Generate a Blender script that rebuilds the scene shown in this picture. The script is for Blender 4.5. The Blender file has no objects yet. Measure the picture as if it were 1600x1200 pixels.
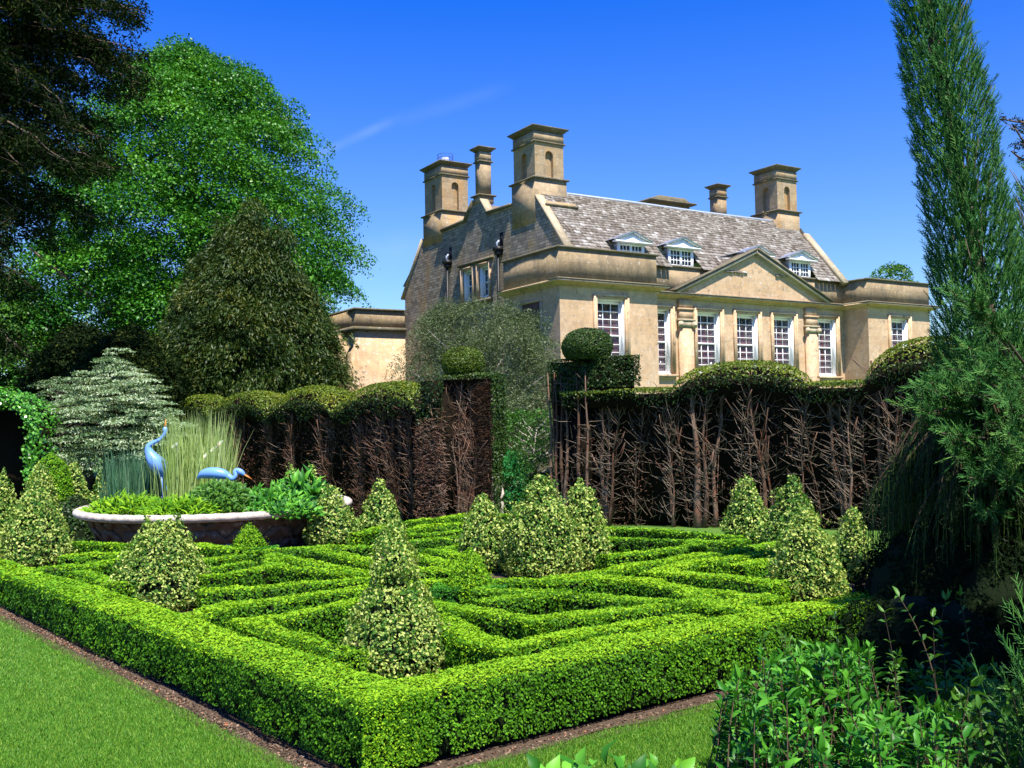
import bpy, math, random
import numpy as np
from mathutils import Vector
rng=np.random.default_rng(7); random.seed(7)
S=bpy.context.scene
# ------------------------------------------------------------------ camera
F=1480.; H=1.85; GA=.0124; GB=-.034
pitch=math.atan(55/F); roll=math.atan(.018)
fwd=np.array([0,math.cos(pitch),math.sin(pitch)]); r0=np.array([1.,0,0]); u0=np.cross(r0,fwd)
cright=r0*math.cos(roll)-u0*math.sin(roll); cup=u0*math.cos(roll)+r0*math.sin(roll)
CP=np.array([0,0,H])
cam=bpy.data.objects.new('camera',bpy.data.cameras.new('camera')); S.collection.objects.link(cam)
from mathutils import Matrix
M=Matrix(((cright[0],cup[0],-fwd[0],0),(cright[1],cup[1],-fwd[1],0),(cright[2],cup[2],-fwd[2],H),(0,0,0,1)))
cam.matrix_world=M; cam.data.sensor_width=36; cam.data.lens=F/1600*36; cam.data.clip_end=2000; cam.data.clip_start=.05
S.camera=cam
# ------------------------------------------------------------------ sky, sun, exposure
SUN=np.array([.199,-.455,.868]); SUN/=np.linalg.norm(SUN)
W=bpy.data.worlds.new("World"); S.world=W; W.use_nodes=True
nt=W.node_tree; nt.nodes.clear()
def wn(t,**k):
    n=nt.nodes.new(t)
    for a,b in k.items(): setattr(n,a,b)
    return n
sky=wn('ShaderNodeTexSky',sky_type='NISHITA',sun_disc=False,sun_elevation=math.asin(SUN[2]),
       sun_rotation=math.atan2(SUN[0],SUN[1]),air_density=1.0,dust_density=0.3,ozone_density=3.0,altitude=100)
hs=wn('ShaderNodeHueSaturation'); hs.inputs['Hue'].default_value=.5; hs.inputs['Saturation'].default_value=1.0; hs.inputs['Value'].default_value=1.0
bg=wn('ShaderNodeBackground'); bg.inputs[1].default_value=.085
out=wn('ShaderNodeOutputWorld')
tn=wn('ShaderNodeMixRGB',blend_type='MULTIPLY'); tn.inputs[0].default_value=1; tn.inputs[2].default_value=(.62,.80,1.25,1)
tcz=wn('ShaderNodeTexCoord'); sz_=wn('ShaderNodeSeparateXYZ'); nt.links.new(tcz.outputs['Generated'],sz_.inputs[0])
mz=wn('ShaderNodeMapRange'); mz.inputs[1].default_value=.06; mz.inputs[2].default_value=.42; nt.links.new(sz_.outputs[2],mz.inputs[0])
tm_=wn('ShaderNodeMixRGB'); tm_.inputs[1].default_value=(.80,.97,1.08,1); tm_.inputs[2].default_value=(.07,.54,1.62,1); nt.links.new(mz.outputs[0],tm_.inputs[0]); nt.links.new(tm_.outputs[0],tn.inputs[2])
nt.links.new(sky.outputs[0],tn.inputs[1]); nt.links.new(tn.outputs[0],hs.inputs['Color'])
# a thin contrail / wisp of cirrus: great-circle streak with soft noise
tc=wn('ShaderNodeTexCoord')
def streak(pxa,pxb,width,amount,src):
    a=fwd+cright*(pxa[0]-800)/F+cup*(600-pxa[1])/F; a/=np.linalg.norm(a)
    b=fwd+cright*(pxb[0]-800)/F+cup*(600-pxb[1])/F; b/=np.linalg.norm(b)
    n=np.cross(a,b); n/=np.linalg.norm(n); mid=(a+b); mid/=np.linalg.norm(mid)
    d1=wn('ShaderNodeVectorMath',operation='DOT_PRODUCT'); d1.inputs[1].default_value=tuple(n); nt.links.new(tc.outputs['Generated'],d1.inputs[0])
    no=wn('ShaderNodeTexNoise'); no.inputs['Scale'].default_value=40; nt.links.new(tc.outputs['Generated'],no.inputs['Vector'])
    ab=wn('ShaderNodeMath',operation='ABSOLUTE'); nt.links.new(d1.outputs['Value'],ab.inputs[0])
    mr=wn('ShaderNodeMapRange',interpolation_type='SMOOTHSTEP'); mr.inputs[1].default_value=0; mr.inputs[2].default_value=width; mr.inputs[3].default_value=1; mr.inputs[4].default_value=0
    nt.links.new(ab.outputs[0],mr.inputs[0])
    d2=wn('ShaderNodeVectorMath',operation='DOT_PRODUCT'); d2.inputs[1].default_value=tuple(mid); nt.links.new(tc.outputs['Generated'],d2.inputs[0])
    hl=math.acos(float(a@b))/2
    m2=wn('ShaderNodeMapRange',interpolation_type='SMOOTHSTEP'); m2.inputs[1].default_value=math.cos(hl*1.4); m2.inputs[2].default_value=math.cos(hl*.3); nt.links.new(d2.outputs['Value'],m2.inputs[0])
    p=wn('ShaderNodeMath',operation='MULTIPLY'); nt.links.new(mr.outputs[0],p.inputs[0]); nt.links.new(m2.outputs[0],p.inputs[1])
    q=wn('ShaderNodeMath',operation='MULTIPLY'); nt.links.new(p.outputs[0],q.inputs[0]); nt.links.new(no.outputs[0],q.inputs[1])
    q2=wn('ShaderNodeMath',operation='MULTIPLY'); nt.links.new(q.outputs[0],q2.inputs[0]); q2.inputs[1].default_value=amount
    mx=wn('ShaderNodeMixRGB'); nt.links.new(q2.outputs[0],mx.inputs[0]); nt.links.new(src,mx.inputs[1]); mx.inputs[2].default_value=(6,7,8,1)
    return mx.outputs[0]
c=streak((495,242),(610,190),.0075,.16,hs.outputs[0])
c=streak((620,190),(780,140),.012,.05,c)
c=streak((540,410),(700,380),.03,.10,c)
nt.links.new(c,bg.inputs[0]); nt.links.new(bg.outputs[0],out.inputs[0])
sl=bpy.data.lights.new('sun','SUN'); sl.energy=5.0; sl.angle=math.radians(.53); sl.color=(1,.95,.86)
so=bpy.data.objects.new('sun',sl); S.collection.objects.link(so)
so.rotation_euler=Vector(tuple(SUN)).to_track_quat('Z','Y').to_euler()
S.view_settings.view_transform='Standard'; S.view_settings.look='None'; S.view_settings.gamma=1; S.view_settings.exposure=0.95
S.cycles.max_bounces=6; S.cycles.diffuse_bounces=3; S.cycles.glossy_bounces=2; S.cycles.transmission_bounces=4; S.cycles.transparent_max_bounces=6
# ------------------------------------------------------------------ helpers
def nrm(v): v=np.asarray(v,float); return v/(np.linalg.norm(v,axis=-1,keepdims=True)+1e-12)
def ray(px,py): return fwd+cright*(px-800)/F+cup*(600-py)/F
def at(px,py,Y): r=ray(px,py); return CP+r*(Y/r[1])
def on(px,py,h=0):
    d=ray(px,py); t=(H-h)/(GA*d[0]+GB*d[1]-d[2]); return CP+t*d
def gz(x,y):
    x=np.clip(x,-14,14); y=np.asarray(y,float)
    yy=np.where(y<22,y,22+4*np.tanh((y-22)/4.)); yy=np.maximum(yy,-10)
    return GA*x+GB*yy
def noise(P,f,seed=0):
    """two-octave value noise, about -1..1; f is roughly radians per metre"""
    P=np.asarray(P,float)*(f/2.2)+seed*17.31; out=0
    for o_,am in ((1.,.75),(2.13,.4)):
        Q=P*o_+o_*5.7; I=np.floor(Q).astype(np.int64); u=Q-I; u=u*u*(3-2*u); v=0
        for dx in (0,1):
            for dy in (0,1):
                for dz in (0,1):
                    h=(I[...,0]+dx)*73856093 ^ (I[...,1]+dy)*19349663 ^ (I[...,2]+dz)*83492791
                    h=(h^(h>>13))*1274126177 & 0x7fffffff; h=(h^(h>>16))&0xffff
                    v=v+(h/32767.5-1)*(u[...,0] if dx else 1-u[...,0])*(u[...,1] if dy else 1-u[...,1])*(u[...,2] if dz else 1-u[...,2])
        out=out+v*am*1.25
    return out
def perp(N):
    a=np.where(np.abs(N[:,2:3])<.9,np.array([[0,0,1.]]),np.array([[1.,0,0]]))
    t=nrm(np.cross(N,a)); return t,np.cross(N,t)
def tag(o,label=None,cat=None,group=None,kind=None):
    if label:o['label']=label
    if cat:o['category']=cat
    if group:o['group']=group
    if kind:o['kind']=kind
    return o
def empty(name,loc,rz=0,label=None,cat=None,group=None):
    o=bpy.data.objects.new(name,None); S.collection.objects.link(o); o.location=tuple(float(v) for v in loc); o.rotation_euler=(0,0,rz)
    o.empty_display_size=.1
    return tag(o,label,cat,group)
class Geo:
    def __init__(s): s.V=[];s.Q=[];s.T=[];s.n=0
    def quads(s,V,Q,tint=None):
        V=np.asarray(V,float).reshape(-1,3); Q=np.asarray(Q,int).reshape(-1,4)
        s.V.append(V); s.Q.append(Q+s.n); s.n+=len(V)
        s.T.append(np.full(len(Q),.5) if tint is None else np.broadcast_to(np.asarray(tint,float),(len(Q),)))
    def leaves(s,P,N,size,asp=.55,jit=.7,tint=None,up=0.,dirv=None,fold=0.):
        n=len(P)
        if n==0: return
        size=np.broadcast_to(np.asarray(size,float),(n,))*rng.uniform(.7,1.25,n)
        N=nrm(N+rng.normal(size=(n,3))*jit)
        if dirv is None:
            t,b=perp(N); a=rng.uniform(0,6.283,n)[:,None]; L=t*np.cos(a)+b*np.sin(a)
            if up: L=L+np.array([0,0,up])
        else: L=dirv+rng.normal(size=(n,3))*.35
        L=nrm(L-N*np.sum(L*N,1,keepdims=True)); B=np.cross(N,L)
        l=size[:,None]; w=l*asp
        v0=P-L*l*.5; v2=P+L*l*.5; v1=P+B*w*.5+N*w*.15-L*l*.06; v3=P-B*w*.5+N*w*.15-L*l*.06
        V=np.stack([v0,v1,v2,v3],1).reshape(-1,3)
        s.quads(V,np.arange(4*n).reshape(-1,4),rng.uniform(0,1,n) if tint is None else tint)
    def twigs(s,A,B,ra,rb,tint=None):
        A=np.asarray(A,float);B=np.asarray(B,float);n=len(A)
        if n==0:return
        D=nrm(B-A);t,b=perp(D); ra=np.broadcast_to(ra,(n,))[:,None];rb=np.broadcast_to(rb,(n,))[:,None]
        V=[]
        for k in range(3):
            a=k*2.0944; o=t*math.cos(a)+b*math.sin(a); V+= [A+o*ra,B+o*rb]
        V=np.stack(V,1).reshape(-1,3); base=np.arange(n)[:,None]*6
        Q=np.concatenate([base+np.array([[0,2,3,1]]),base+np.array([[2,4,5,3]]),base+np.array([[4,0,1,5]])])
        tt=rng.uniform(0,1,n) if tint is None else np.broadcast_to(tint,(n,))
        s.quads(V,Q,np.concatenate([tt,tt,tt]))
    def tube(s,pts,rad,k=8,tint=.5,cap=True,wob=0.,flat=1.):
        pts=np.asarray(pts,float); m=len(pts); rad=np.broadcast_to(np.asarray(rad,float),(m,))
        D=nrm(np.gradient(pts,axis=0)); V=[]
        t=perp(D[:1])[0][0]
        for i in range(m):
            t=t-D[i]*(t@D[i]); t=t/np.linalg.norm(t); b=np.cross(D[i],t)
            for j in range(k):
                a=2*math.pi*j/k; r=rad[i]*(1+wob*math.sin(a*3+i*.7)+wob*random.uniform(-.6,.6))
                V.append(pts[i]+(t*math.cos(a)+b*math.sin(a)*flat)*r)
        Q=[(i*k+j,i*k+(j+1)%k,(i+1)*k+(j+1)%k,(i+1)*k+j) for i in range(m-1) for j in range(k)]
        if cap:
            V+= [pts[0],pts[-1]]; c0=m*k; c1=c0+1
            for j in range(0,k,2):
                Q.append((c0,(j+2)%k,j+1,j)); Q.append((c1,(m-1)*k+j,(m-1)*k+j+1,(m-1)*k+(j+2)%k))
        s.quads(V,Q,tint)
    def box(s,x0,x1,y0,y1,z0,z1,tint=.5):
        V=[(x,y,z) for z in (z0,z1) for y in (y0,y1) for x in (x0,x1)]
        s.quads(V,[(0,2,3,1),(4,5,7,6),(0,1,5,4),(2,6,7,3),(0,4,6,2),(1,3,7,5)],tint)
    def grid(s,P,closed=False,tint=None):   # P (a,b,3)
        a,b=P.shape[:2]; V=P.reshape(-1,3)
        i,j=np.meshgrid(np.arange(a-1),np.arange(b if closed else b-1),indexing='ij'); j2=(j+1)%b
        Q=np.stack([i*b+j,i*b+j2,(i+1)*b+j2,(i+1)*b+j],-1).reshape(-1,4)
        s.quads(V,Q,tint)
    def prism(s,prof,fn,t0,t1,tint=.5):   # prof: list of 2D points, fn(t,(a,b))->xyz ; extruded polygon with fan caps
        k=len(prof); V=[fn(t0,p) for p in prof]+[fn(t1,p) for p in prof]
        Q=[(i,(i+1)%k,k+(i+1)%k,k+i) for i in range(k)]
        V=list(V)
        ca=np.mean(V[:k],0); cb=np.mean(V[k:],0)
        V+= [ca,cb]
        Q2=[]
        for i in range(k): Q2+= [(2*k,(i+1)%k,i,i),(2*k+1,k+i,k+(i+1)%k,k+(i+1)%k)]
        s.quads(V,Q+Q2,tint)
    def build(s,name,mat,parent=None,uv=False,smooth=False):
        V=np.concatenate(s.V); Q=np.concatenate(s.Q); T=np.concatenate(s.T)
        tri=(Q[:,2]==Q[:,3])
        me=bpy.data.meshes.new(name)
        me.vertices.add(len(V)); me.vertices.foreach_set('co',V.astype(np.float32).ravel())
        cnt=np.where(tri,3,4); st=np.concatenate([[0],np.cumsum(cnt)[:-1]])
        mask=np.ones(Q.shape,bool); mask[tri,3]=False; L=Q[mask]
        me.loops.add(len(L)); me.loops.foreach_set('vertex_index',L.astype(np.int32))
        me.polygons.add(len(Q)); me.polygons.foreach_set('loop_start',st.astype(np.int32))
        me.update(calc_edges=True)
        at_=me.attributes.new('tint','FLOAT','FACE'); at_.data.foreach_set('value',T.astype(np.float32))
        if uv:
            a=V[Q[:,0]];b_=V[Q[:,1]];c_=V[Q[:,2]];d_=V[Q[:,3]]
            n=nrm(np.cross(c_-a,d_-b_)+1e-9); t=np.cross(np.array([[0,0,1.]]),n); l=np.linalg.norm(t,axis=1)
            flat=l<.05; t[flat]=(1,0,0); t=nrm(t); w=np.cross(n,t)
            ft=np.repeat(t,cnt,0); fw=np.repeat(w,cnt,0); co=V[L]
            off=np.repeat(np.abs(n[:,0])*3.7,cnt)
            u=np.sum(co*ft,1)+off; v=np.sum(co*fw,1)
            ul=me.uv_layers.new(name='UVMap'); ul.data.foreach_set('uv',np.stack([u,v],1).astype(np.float32).ravel())
        if smooth: me.polygons.foreach_set('use_smooth',np.ones(len(Q),bool))
        me.materials.append(mat); me.validate()
        o=bpy.data.objects.new(name,me); S.collection.objects.link(o)
        if parent is not None: o.parent=parent
        return o
def localise(geo,loc,rz=0):
    c,s_=math.cos(-rz),math.sin(-rz)
    for i,v in enumerate(geo.V):
        q=v-np.asarray(loc,float); geo.V[i]=np.stack([q[:,0]*c-q[:,1]*s_,q[:,0]*s_+q[:,1]*c,q[:,2]],1)
    return geo
def put(geo,name,mat,parent,**k):   # world-space geometry under a thing's Empty (unrotated)
    return localise(geo,parent.location).build(name,mat,parent,**k)
# ------------------------------------------------------------------ materials
class NT:
    def __init__(s,name):
        s.m=bpy.data.materials.new(name); s.m.use_nodes=True; s.t=s.m.node_tree; s.t.nodes.clear(); s.o=s.t.nodes.new('ShaderNodeOutputMaterial')
    def n(s,t,ins=None,**k):
        x=s.t.nodes.new(t)
        for a,b in k.items(): setattr(x,a,b)
        for a,b in (ins or {}).items():
            i=x.inputs[a]
            if isinstance(b,bpy.types.NodeSocket): s.t.links.new(b,i)
            else: i.default_value=b
        return x
    def ramp(s,fac,stops,interp='LINEAR'):
        r=s.n('ShaderNodeValToRGB',{0:fac}); e=r.color_ramp; e.interpolation=interp
        while len(e.elements)<len(stops): e.elements.new(.5)
        for el,(p,c) in zip(e.elements,stops): el.position=p; el.color=(*c,1)
        return r.outputs[0]
    def mix(s,f,a,b,bt='MIX'):
        x=s.n('ShaderNodeMixRGB',{0:f},blend_type=bt)
        for i,v in ((1,a),(2,b)):
            if isinstance(v,bpy.types.NodeSocket): s.t.links.new(v,x.inputs[i])
            else: x.inputs[i].default_value=(*v,1)
        return x.outputs[0]
    def noise(s,vec,scale,detail=4,rough=.6,dist=0):
        return s.n('ShaderNodeTexNoise',{'Vector':vec,'Scale':scale,'Detail':detail,'Roughness':rough,'Distortion':dist}).outputs[0]
    def out(s,sh): s.t.links.new(sh,s.o.inputs[0]); return s.m
def leafmat(name,stops,trans=.3,rough=.5,spec=.1,interp='LINEAR',tcol=None,blot=None):
    a=NT(name); at_=a.n('ShaderNodeAttribute',attribute_name='tint')
    col=a.ramp(at_.outputs['Fac'],stops,interp)
    if blot:
        g=a.n('ShaderNodeTexCoord').outputs['Object']; f=a.noise(g,blot[0],3)
        f=a.n('ShaderNodeMapRange',{0:f,1:.4,2:.65}).outputs[0]
        col=a.mix(f,col,a.mix(1.0,col,blot[1],'MULTIPLY'))
    b=a.n('ShaderNodeBsdfPrincipled',{'Base Color':col,'Roughness':rough,'Specular IOR Level':spec})
    tc_=a.mix(1.0,col,tcol or (1.35,1.25,.5),'MULTIPLY')
    t=a.n('ShaderNodeBsdfTranslucent',{'Color':tc_})
    return a.out(a.n('ShaderNodeMixShader',{0:trans,1:b.outputs[0],2:t.outputs[0]}).outputs[0])
def plain(name,col,rough=.7,spec=.3,nscale=None,amt=.3,metal=0,bump=0):
    a=NT(name); g=a.n('ShaderNodeTexCoord').outputs['Object']; c=None
    b=a.n('ShaderNodeBsdfPrincipled',{'Roughness':rough,'Specular IOR Level':spec,'Metallic':metal})
    if nscale:
        f=a.noise(g,nscale,5); cc=a.mix(f,tuple(v*(1-amt) for v in col),tuple(min(1,v*(1+amt)) for v in col)); a.t.links.new(cc,b.inputs['Base Color'])
        if bump: a.t.links.new(a.n('ShaderNodeBump',{'Height':f,'Strength':bump,'Distance':.02}).outputs[0],b.inputs['Normal'])
    else: b.inputs['Base Color'].default_value=(*col,1)
    return a.out(b.outputs[0])
def stone(name,c1,c2,c3,bw,bh,lichen=.5,joint=.4,bump=.4,brickvar=.5,stain=None,mortar=None,rubble=False):
    a=NT(name); uv=a.n('ShaderNodeTexCoord').outputs['UV']; ob=a.n('ShaderNodeTexCoord').outputs['Object']
    vec=uv
    if rubble:
        w=a.n('ShaderNodeTexNoise',{'Vector':uv,'Scale':1.6,'Detail':2}).outputs['Color']
        vec=a.n('ShaderNodeMixRGB',{0:.06,1:uv,2:w},blend_type='ADD').outputs[0]
    br=a.n('ShaderNodeTexBrick',{'Vector':vec,'Color1':(0,0,0,1),'Color2':(1,1,1,1),'Mortar':(.5,.5,.5,1),'Scale':1,'Mortar Size':.012 if rubble else .005,'Mortar Smooth':.3,'Brick Width':bw,'Row Height':bh},offset=.5)
    if rubble: br.squash=.7; br.squash_frequency=3
    n1=a.noise(ob,.9,4); n2=a.noise(ob,5,6,.7); n3=a.noise(ob,22,4,.7)
    col=a.mix(a.n('ShaderNodeMapRange',{0:n1,1:.35,2:.65}).outputs[0],c1,c2)
    col=a.mix(a.n('ShaderNodeMapRange',{0:n2,1:.45,2:.75}).outputs[0],col,c3)
    bv=a.n('ShaderNodeMapRange',{0:br.outputs[0],3:1-brickvar*.5,4:1+brickvar*.4}).outputs[0]
    col=a.mix(1.0,col,a.n('ShaderNodeCombineColor',{0:bv,1:bv,2:bv}).outputs[0],'MULTIPLY')
    if stain:
        sx=a.n('ShaderNodeMapping',{'Vector':ob,'Scale':(.8,.8,.25)}).outputs[0]
        f=a.n('ShaderNodeMapRange',{0:a.noise(sx,1.5,5,.7),1:.5,2:.72,4:.8}).outputs[0]; col=a.mix(f,col,stain)
    lf=a.n('ShaderNodeMapRange',{0:a.noise(ob,7,6,.75),1:.56,2:.66,4:lichen}).outputs[0]
    col=a.mix(lf,col,(.62,.58,.5)); 
    lf2=a.n('ShaderNodeMapRange',{0:a.noise(ob,3,6,.75,.5),1:.58,2:.68,4:lichen*.9}).outputs[0]
    col=a.mix(lf2,col,(.10,.09,.065))
    col=a.mix(a.n('ShaderNodeMath',{0:br.outputs['Fac'],1:joint},operation='MULTIPLY').outputs[0],col,mortar or (.12,.1,.07))
    h=a.n('ShaderNodeMath',{0:n3,1:n2},operation='ADD').outputs[0]
    h=a.n('ShaderNodeMath',{0:h,1:br.outputs['Fac']},operation='SUBTRACT').outputs[0]
    bp=a.n('ShaderNodeBump',{'Height':h,'Strength':bump,'Distance':.02 if not rubble else .05}).outputs[0]
    b=a.n('ShaderNodeBsdfPrincipled',{'Base Color':col,'Roughness':.9,'Specular IOR Level':.15,'Normal':bp})
    return a.out(b.outputs[0])
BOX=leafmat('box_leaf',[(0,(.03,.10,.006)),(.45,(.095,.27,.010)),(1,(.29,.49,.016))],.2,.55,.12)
BOXD=leafmat('box_leaf_green',[(0,(.02,.10,.012)),(.5,(.05,.22,.02)),(1,(.11,.36,.03))],.3,.55,.12)
CORE=plain('hedge_inner_shade',(.007,.013,.004),.9,.1,30,.5)  # near-black inner foliage; shade in the leaf gaps put into its colour
VAR=leafmat('variegated_leaf',[(0,(.03,.11,.015)),(.47,(.08,.21,.025)),(.58,(.33,.44,.08)),(1,(.54,.60,.17))],.25,.5,.15)
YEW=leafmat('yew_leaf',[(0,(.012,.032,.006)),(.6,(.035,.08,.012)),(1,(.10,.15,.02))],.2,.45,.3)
YEWTOP=leafmat('yew_olive_leaf',[(0,(.04,.08,.006)),(.5,(.12,.18,.010)),(1,(.26,.27,.02))],.2,.45,.3)  # lighter, yellower yew leaf for clipped tops and balls
YEWDEAD=leafmat('yew_brown_litter',[(0,(.02,.011,.007)),(.6,(.07,.035,.022)),(1,(.17,.085,.05))],.1,.8,.1)
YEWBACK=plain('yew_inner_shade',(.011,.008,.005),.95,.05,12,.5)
LIME=leafmat('lime_leaf',[(0,(.012,.075,.006)),(.5,(.04,.18,.009)),(1,(.11,.31,.016))],.22,.45,.3)
LIMED=leafmat('tree_leaf_green',[(0,(.03,.09,.012)),(.5,(.06,.18,.02)),(1,(.12,.27,.025))],.3,.45,.3)
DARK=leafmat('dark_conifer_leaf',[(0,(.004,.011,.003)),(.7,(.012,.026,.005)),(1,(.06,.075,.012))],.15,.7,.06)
YTREE=leafmat('yew_tree_leaf',[(0,(.015,.04,.008)),(.6,(.045,.085,.012)),(1,(.13,.14,.025))],.2,.5,.3)
PALE=leafmat('pale_dogwood_leaf',[(0,(.06,.13,.04)),(.5,(.22,.32,.15)),(1,(.55,.62,.42))],.25,.5,.3)
PEAR=leafmat('grey_willow_leaf',[(0,(.03,.055,.015)),(.5,(.085,.125,.045)),(1,(.22,.26,.12))],.25,.5,.3)
CYP=leafmat('cypress_spray',[(0,(.018,.08,.018)),(.5,(.06,.20,.04)),(1,(.17,.34,.07))],.15,.55,.15)
WEEP=leafmat('weeping_spray',[(0,(.006,.018,.004)),(.6,(.02,.055,.008)),(1,(.08,.16,.02))],.2,.5,.3)
SHRUB=leafmat('shrub_leaf',[(0,(.008,.05,.005)),(.5,(.028,.15,.010)),(1,(.14,.40,.03))],.14,.45,.22)
RUSH=leafmat('rush_leaf',[(0,(.16,.26,.05)),(.5,(.32,.44,.12)),(1,(.52,.62,.26))],.2,.4,.4)
REED=leafmat('blue_reed_leaf',[(0,(.03,.10,.05)),(.6,(.07,.18,.09)),(1,(.16,.28,.15))],.2,.4,.4)
BAMB=leafmat('bamboo_leaf',[(0,(.01,.12,.03)),(.5,(.03,.26,.06)),(1,(.08,.40,.10))],.3,.4,.4)
IVY=leafmat('ivy_leaf',[(0,(.02,.10,.01)),(.5,(.07,.27,.02)),(1,(.18,.46,.05))],.2,.3,.5)
BARK=plain('bark',(.13,.095,.07),.9,.1,14,.5,0,.6)
REDBARK=leafmat('red_twig_bark',[(0,(.045,.028,.018)),(.5,(.12,.077,.052)),(1,(.28,.20,.145))],0,.85,.1,blot=(3,(1.0,.7,.62)))
GREYTWIG=leafmat('grey_twig',[(0,(.05,.037,.027)),(1,(.24,.185,.135))],0,.85,.1)
DARKTWIG=leafmat('dark_twig',[(0,(.03,.022,.016)),(1,(.12,.08,.05))],0,.85,.1)
ASH=stone('ashlar_honey_stone',(.50,.325,.175),(.57,.41,.255),(.36,.255,.165),.75,.32,.85,.12,.35,.15)
WEA=stone('weathered_parapet_stone',(.36,.26,.14),(.27,.20,.12),(.20,.155,.095),.9,.4,.45,.3,.5,.3,stain=(.11,.09,.06))
RUB=stone('rubble_gable_stone',(.42,.345,.25),(.34,.285,.22),(.25,.21,.17),.34,.12,.35,.75,.9,.75,stain=(.55,.33,.12),mortar=(.17,.14,.10),rubble=True)
CHI=stone('chimney_stone',(.40,.29,.16),(.33,.25,.155),(.25,.19,.12),.6,.34,.5,.35,.5,.35,stain=(.45,.24,.07))
COP=stone('mossy_coping_stone',(.19,.16,.10),(.14,.12,.08),(.10,.09,.07),.7,.5,.3,.3,.5,.2,stain=(.17,.14,.055))
LCOP=stone('pale_coping_stone',(.50,.40,.25),(.42,.34,.22),(.30,.25,.17),.7,.5,.5,.3,.5,.2)
SLATE=leafmat('stone_slate',[(0,(.17,.14,.11)),(.45,(.29,.25,.21)),(.8,(.42,.38,.33)),(1,(.58,.54,.49))],0,.9,.1,blot=(9,(.62,.57,.52)))
LEAD=plain('lead_sheet',(.34,.38,.46),.5,.4,6,.2)
WHITE=plain('white_paint',(.82,.82,.80),.45,.4,8,.05)
GLASS=None
def mkglass():
    a=NT('window_glass'); b=a.n('ShaderNodeBsdfGlossy',{'Color':(.5,.55,.6,1),'Roughness':.03}); t=a.n('ShaderNodeBsdfTransparent',{'Color':(.82,.86,.9,1)})
    f=a.n('ShaderNodeLayerWeight',{'Blend':.5}).outputs['Facing']; f=a.n('ShaderNodeMath',{0:f,1:4.},operation='POWER').outputs[0]; f=a.n('ShaderNodeMath',{0:f,1:.6,2:.04},operation='MULTIPLY_ADD').outputs[0]
    return a.out(a.n('ShaderNodeMixShader',{0:f,1:t.outputs[0],2:b.outputs[0]}).outputs[0])
GLASS=mkglass()
CURT=plain('red_curtain',(.36,.15,.14),.9,.1,20,.4)
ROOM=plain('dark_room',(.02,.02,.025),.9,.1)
IRON=plain('black_iron',(.012,.012,.012),.5,.4)
BLUE=plain('blue_glaze',(.16,.33,.75),.28,.5,5,.15)
ORAN=plain('orange_beak',(.75,.24,.04),.4,.4)
WHITEP=leafmat('lily_petal',[(0,(.75,.75,.7)),(1,(.85,.85,.8))],.2,.5,.3,tcol=(1,1,1))
LATT=stone('basket_stone',(.15,.105,.065),(.12,.085,.055),(.07,.05,.035),9,9,.4,0,.6,.1)
RIMS=stone('rim_stone',(.62,.54,.44),(.52,.45,.37),(.38,.31,.25),.42,9,.5,.55,.5,.3)
STAT=stone('statue_stone',(.50,.42,.33),(.42,.36,.29),(.3,.26,.2),9,9,.5,0,.6,.1)
WATER=plain('pond_water',(.01,.015,.01),.05,.5)
SOIL=plain('soil_mat',(.085,.058,.04),.95,.1,18,.6,0,.8)
def lawnmat():
    a=NT('lawn_grass'); g=a.n('ShaderNodeTexCoord').outputs['Object']
    n1=a.noise(g,.7,4); n2=a.noise(g,8,5,.7); n3=a.noise(g,140,3,.8)
    col=a.mix(a.n('ShaderNodeMapRange',{0:n1,1:.35,2:.7}).outputs[0],(.07,.21,.018),(.12,.26,.025))
    col=a.mix(a.n('ShaderNodeMapRange',{0:n2,1:.45,2:.7,4:.8}).outputs[0],col,(.22,.27,.06))
    col=a.mix(a.n('ShaderNodeMapRange',{0:n3,1:.35,2:.65,3:.75,4:0}).outputs[0],col,(.035,.075,.015))
    bp=a.n('ShaderNodeBump',{'Height':n3,'Strength':.6,'Distance':.015}).outputs[0]
    return a.out(a.n('ShaderNodeBsdfPrincipled',{'Base Color':col,'Roughness':.8,'Specular IOR Level':.2,'Normal':bp}).outputs[0])
LAWN=lawnmat()
BLADE=leafmat('grass_blade',[(0,(.045,.16,.012)),(.6,(.11,.29,.02)),(1,(.27,.42,.05))],.3,.5,.3)
LITTER=leafmat('leaf_litter',[(0,(.05,.035,.022)),(.6,(.14,.09,.055)),(.9,(.30,.22,.15)),(1,(.4,.12,.04))],0,.8,.2)
# ------------------------------------------------------------------ ground
g=Geo()
def sheet(name,xs,ys,mat,dz=0,kind='structure',parent=None):
    X,Y=np.meshgrid(xs,ys,indexing='ij'); P=np.stack([X,Y,gz(X,Y)+dz],-1); q=Geo(); q.grid(P); o=q.build(name,mat,parent,smooth=True)
    # face up
    if o.data.polygons[0].normal.z<0: o.data.flip_normals()
    return tag(o,kind=kind)
xs=np.concatenate([[-600,-200,-60,-30],np.arange(-16,17,1.),[30,60,200,600]]); ys=np.concatenate([[-60,-20,-10],np.arange(-5,34,1.),[45,70,120,300,900]])
tag(sheet('lawn',xs,ys,LAWN),label='mown green lawn running up to the knot garden')
def strip(poly,w0,w1,mat,name,dz,n=60):
    # quad strip following the garden edge between two offsets
    q=Geo(); A,B=[np.array(p) for p in poly]; t=np.linspace(0,1,n)[:,None]; P=A+(B-A)*t; d=nrm(B-A); nn=np.array([d[1],-d[0]])
    e0=P+nn*(w0+.03*np.sin(t*57)+.02*rng.normal(size=(n,1))); e1=P+nn*w1
    G=np.stack([e0,e1],1); G=np.concatenate([G,gz(G[...,0],G[...,1])[...,None]+dz],-1); q.grid(G)
    o=q.build(name,mat); 
    if o.data.polygons[0].normal.z<0: o.data.flip_normals()
    return tag(o,kind='structure')
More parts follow.
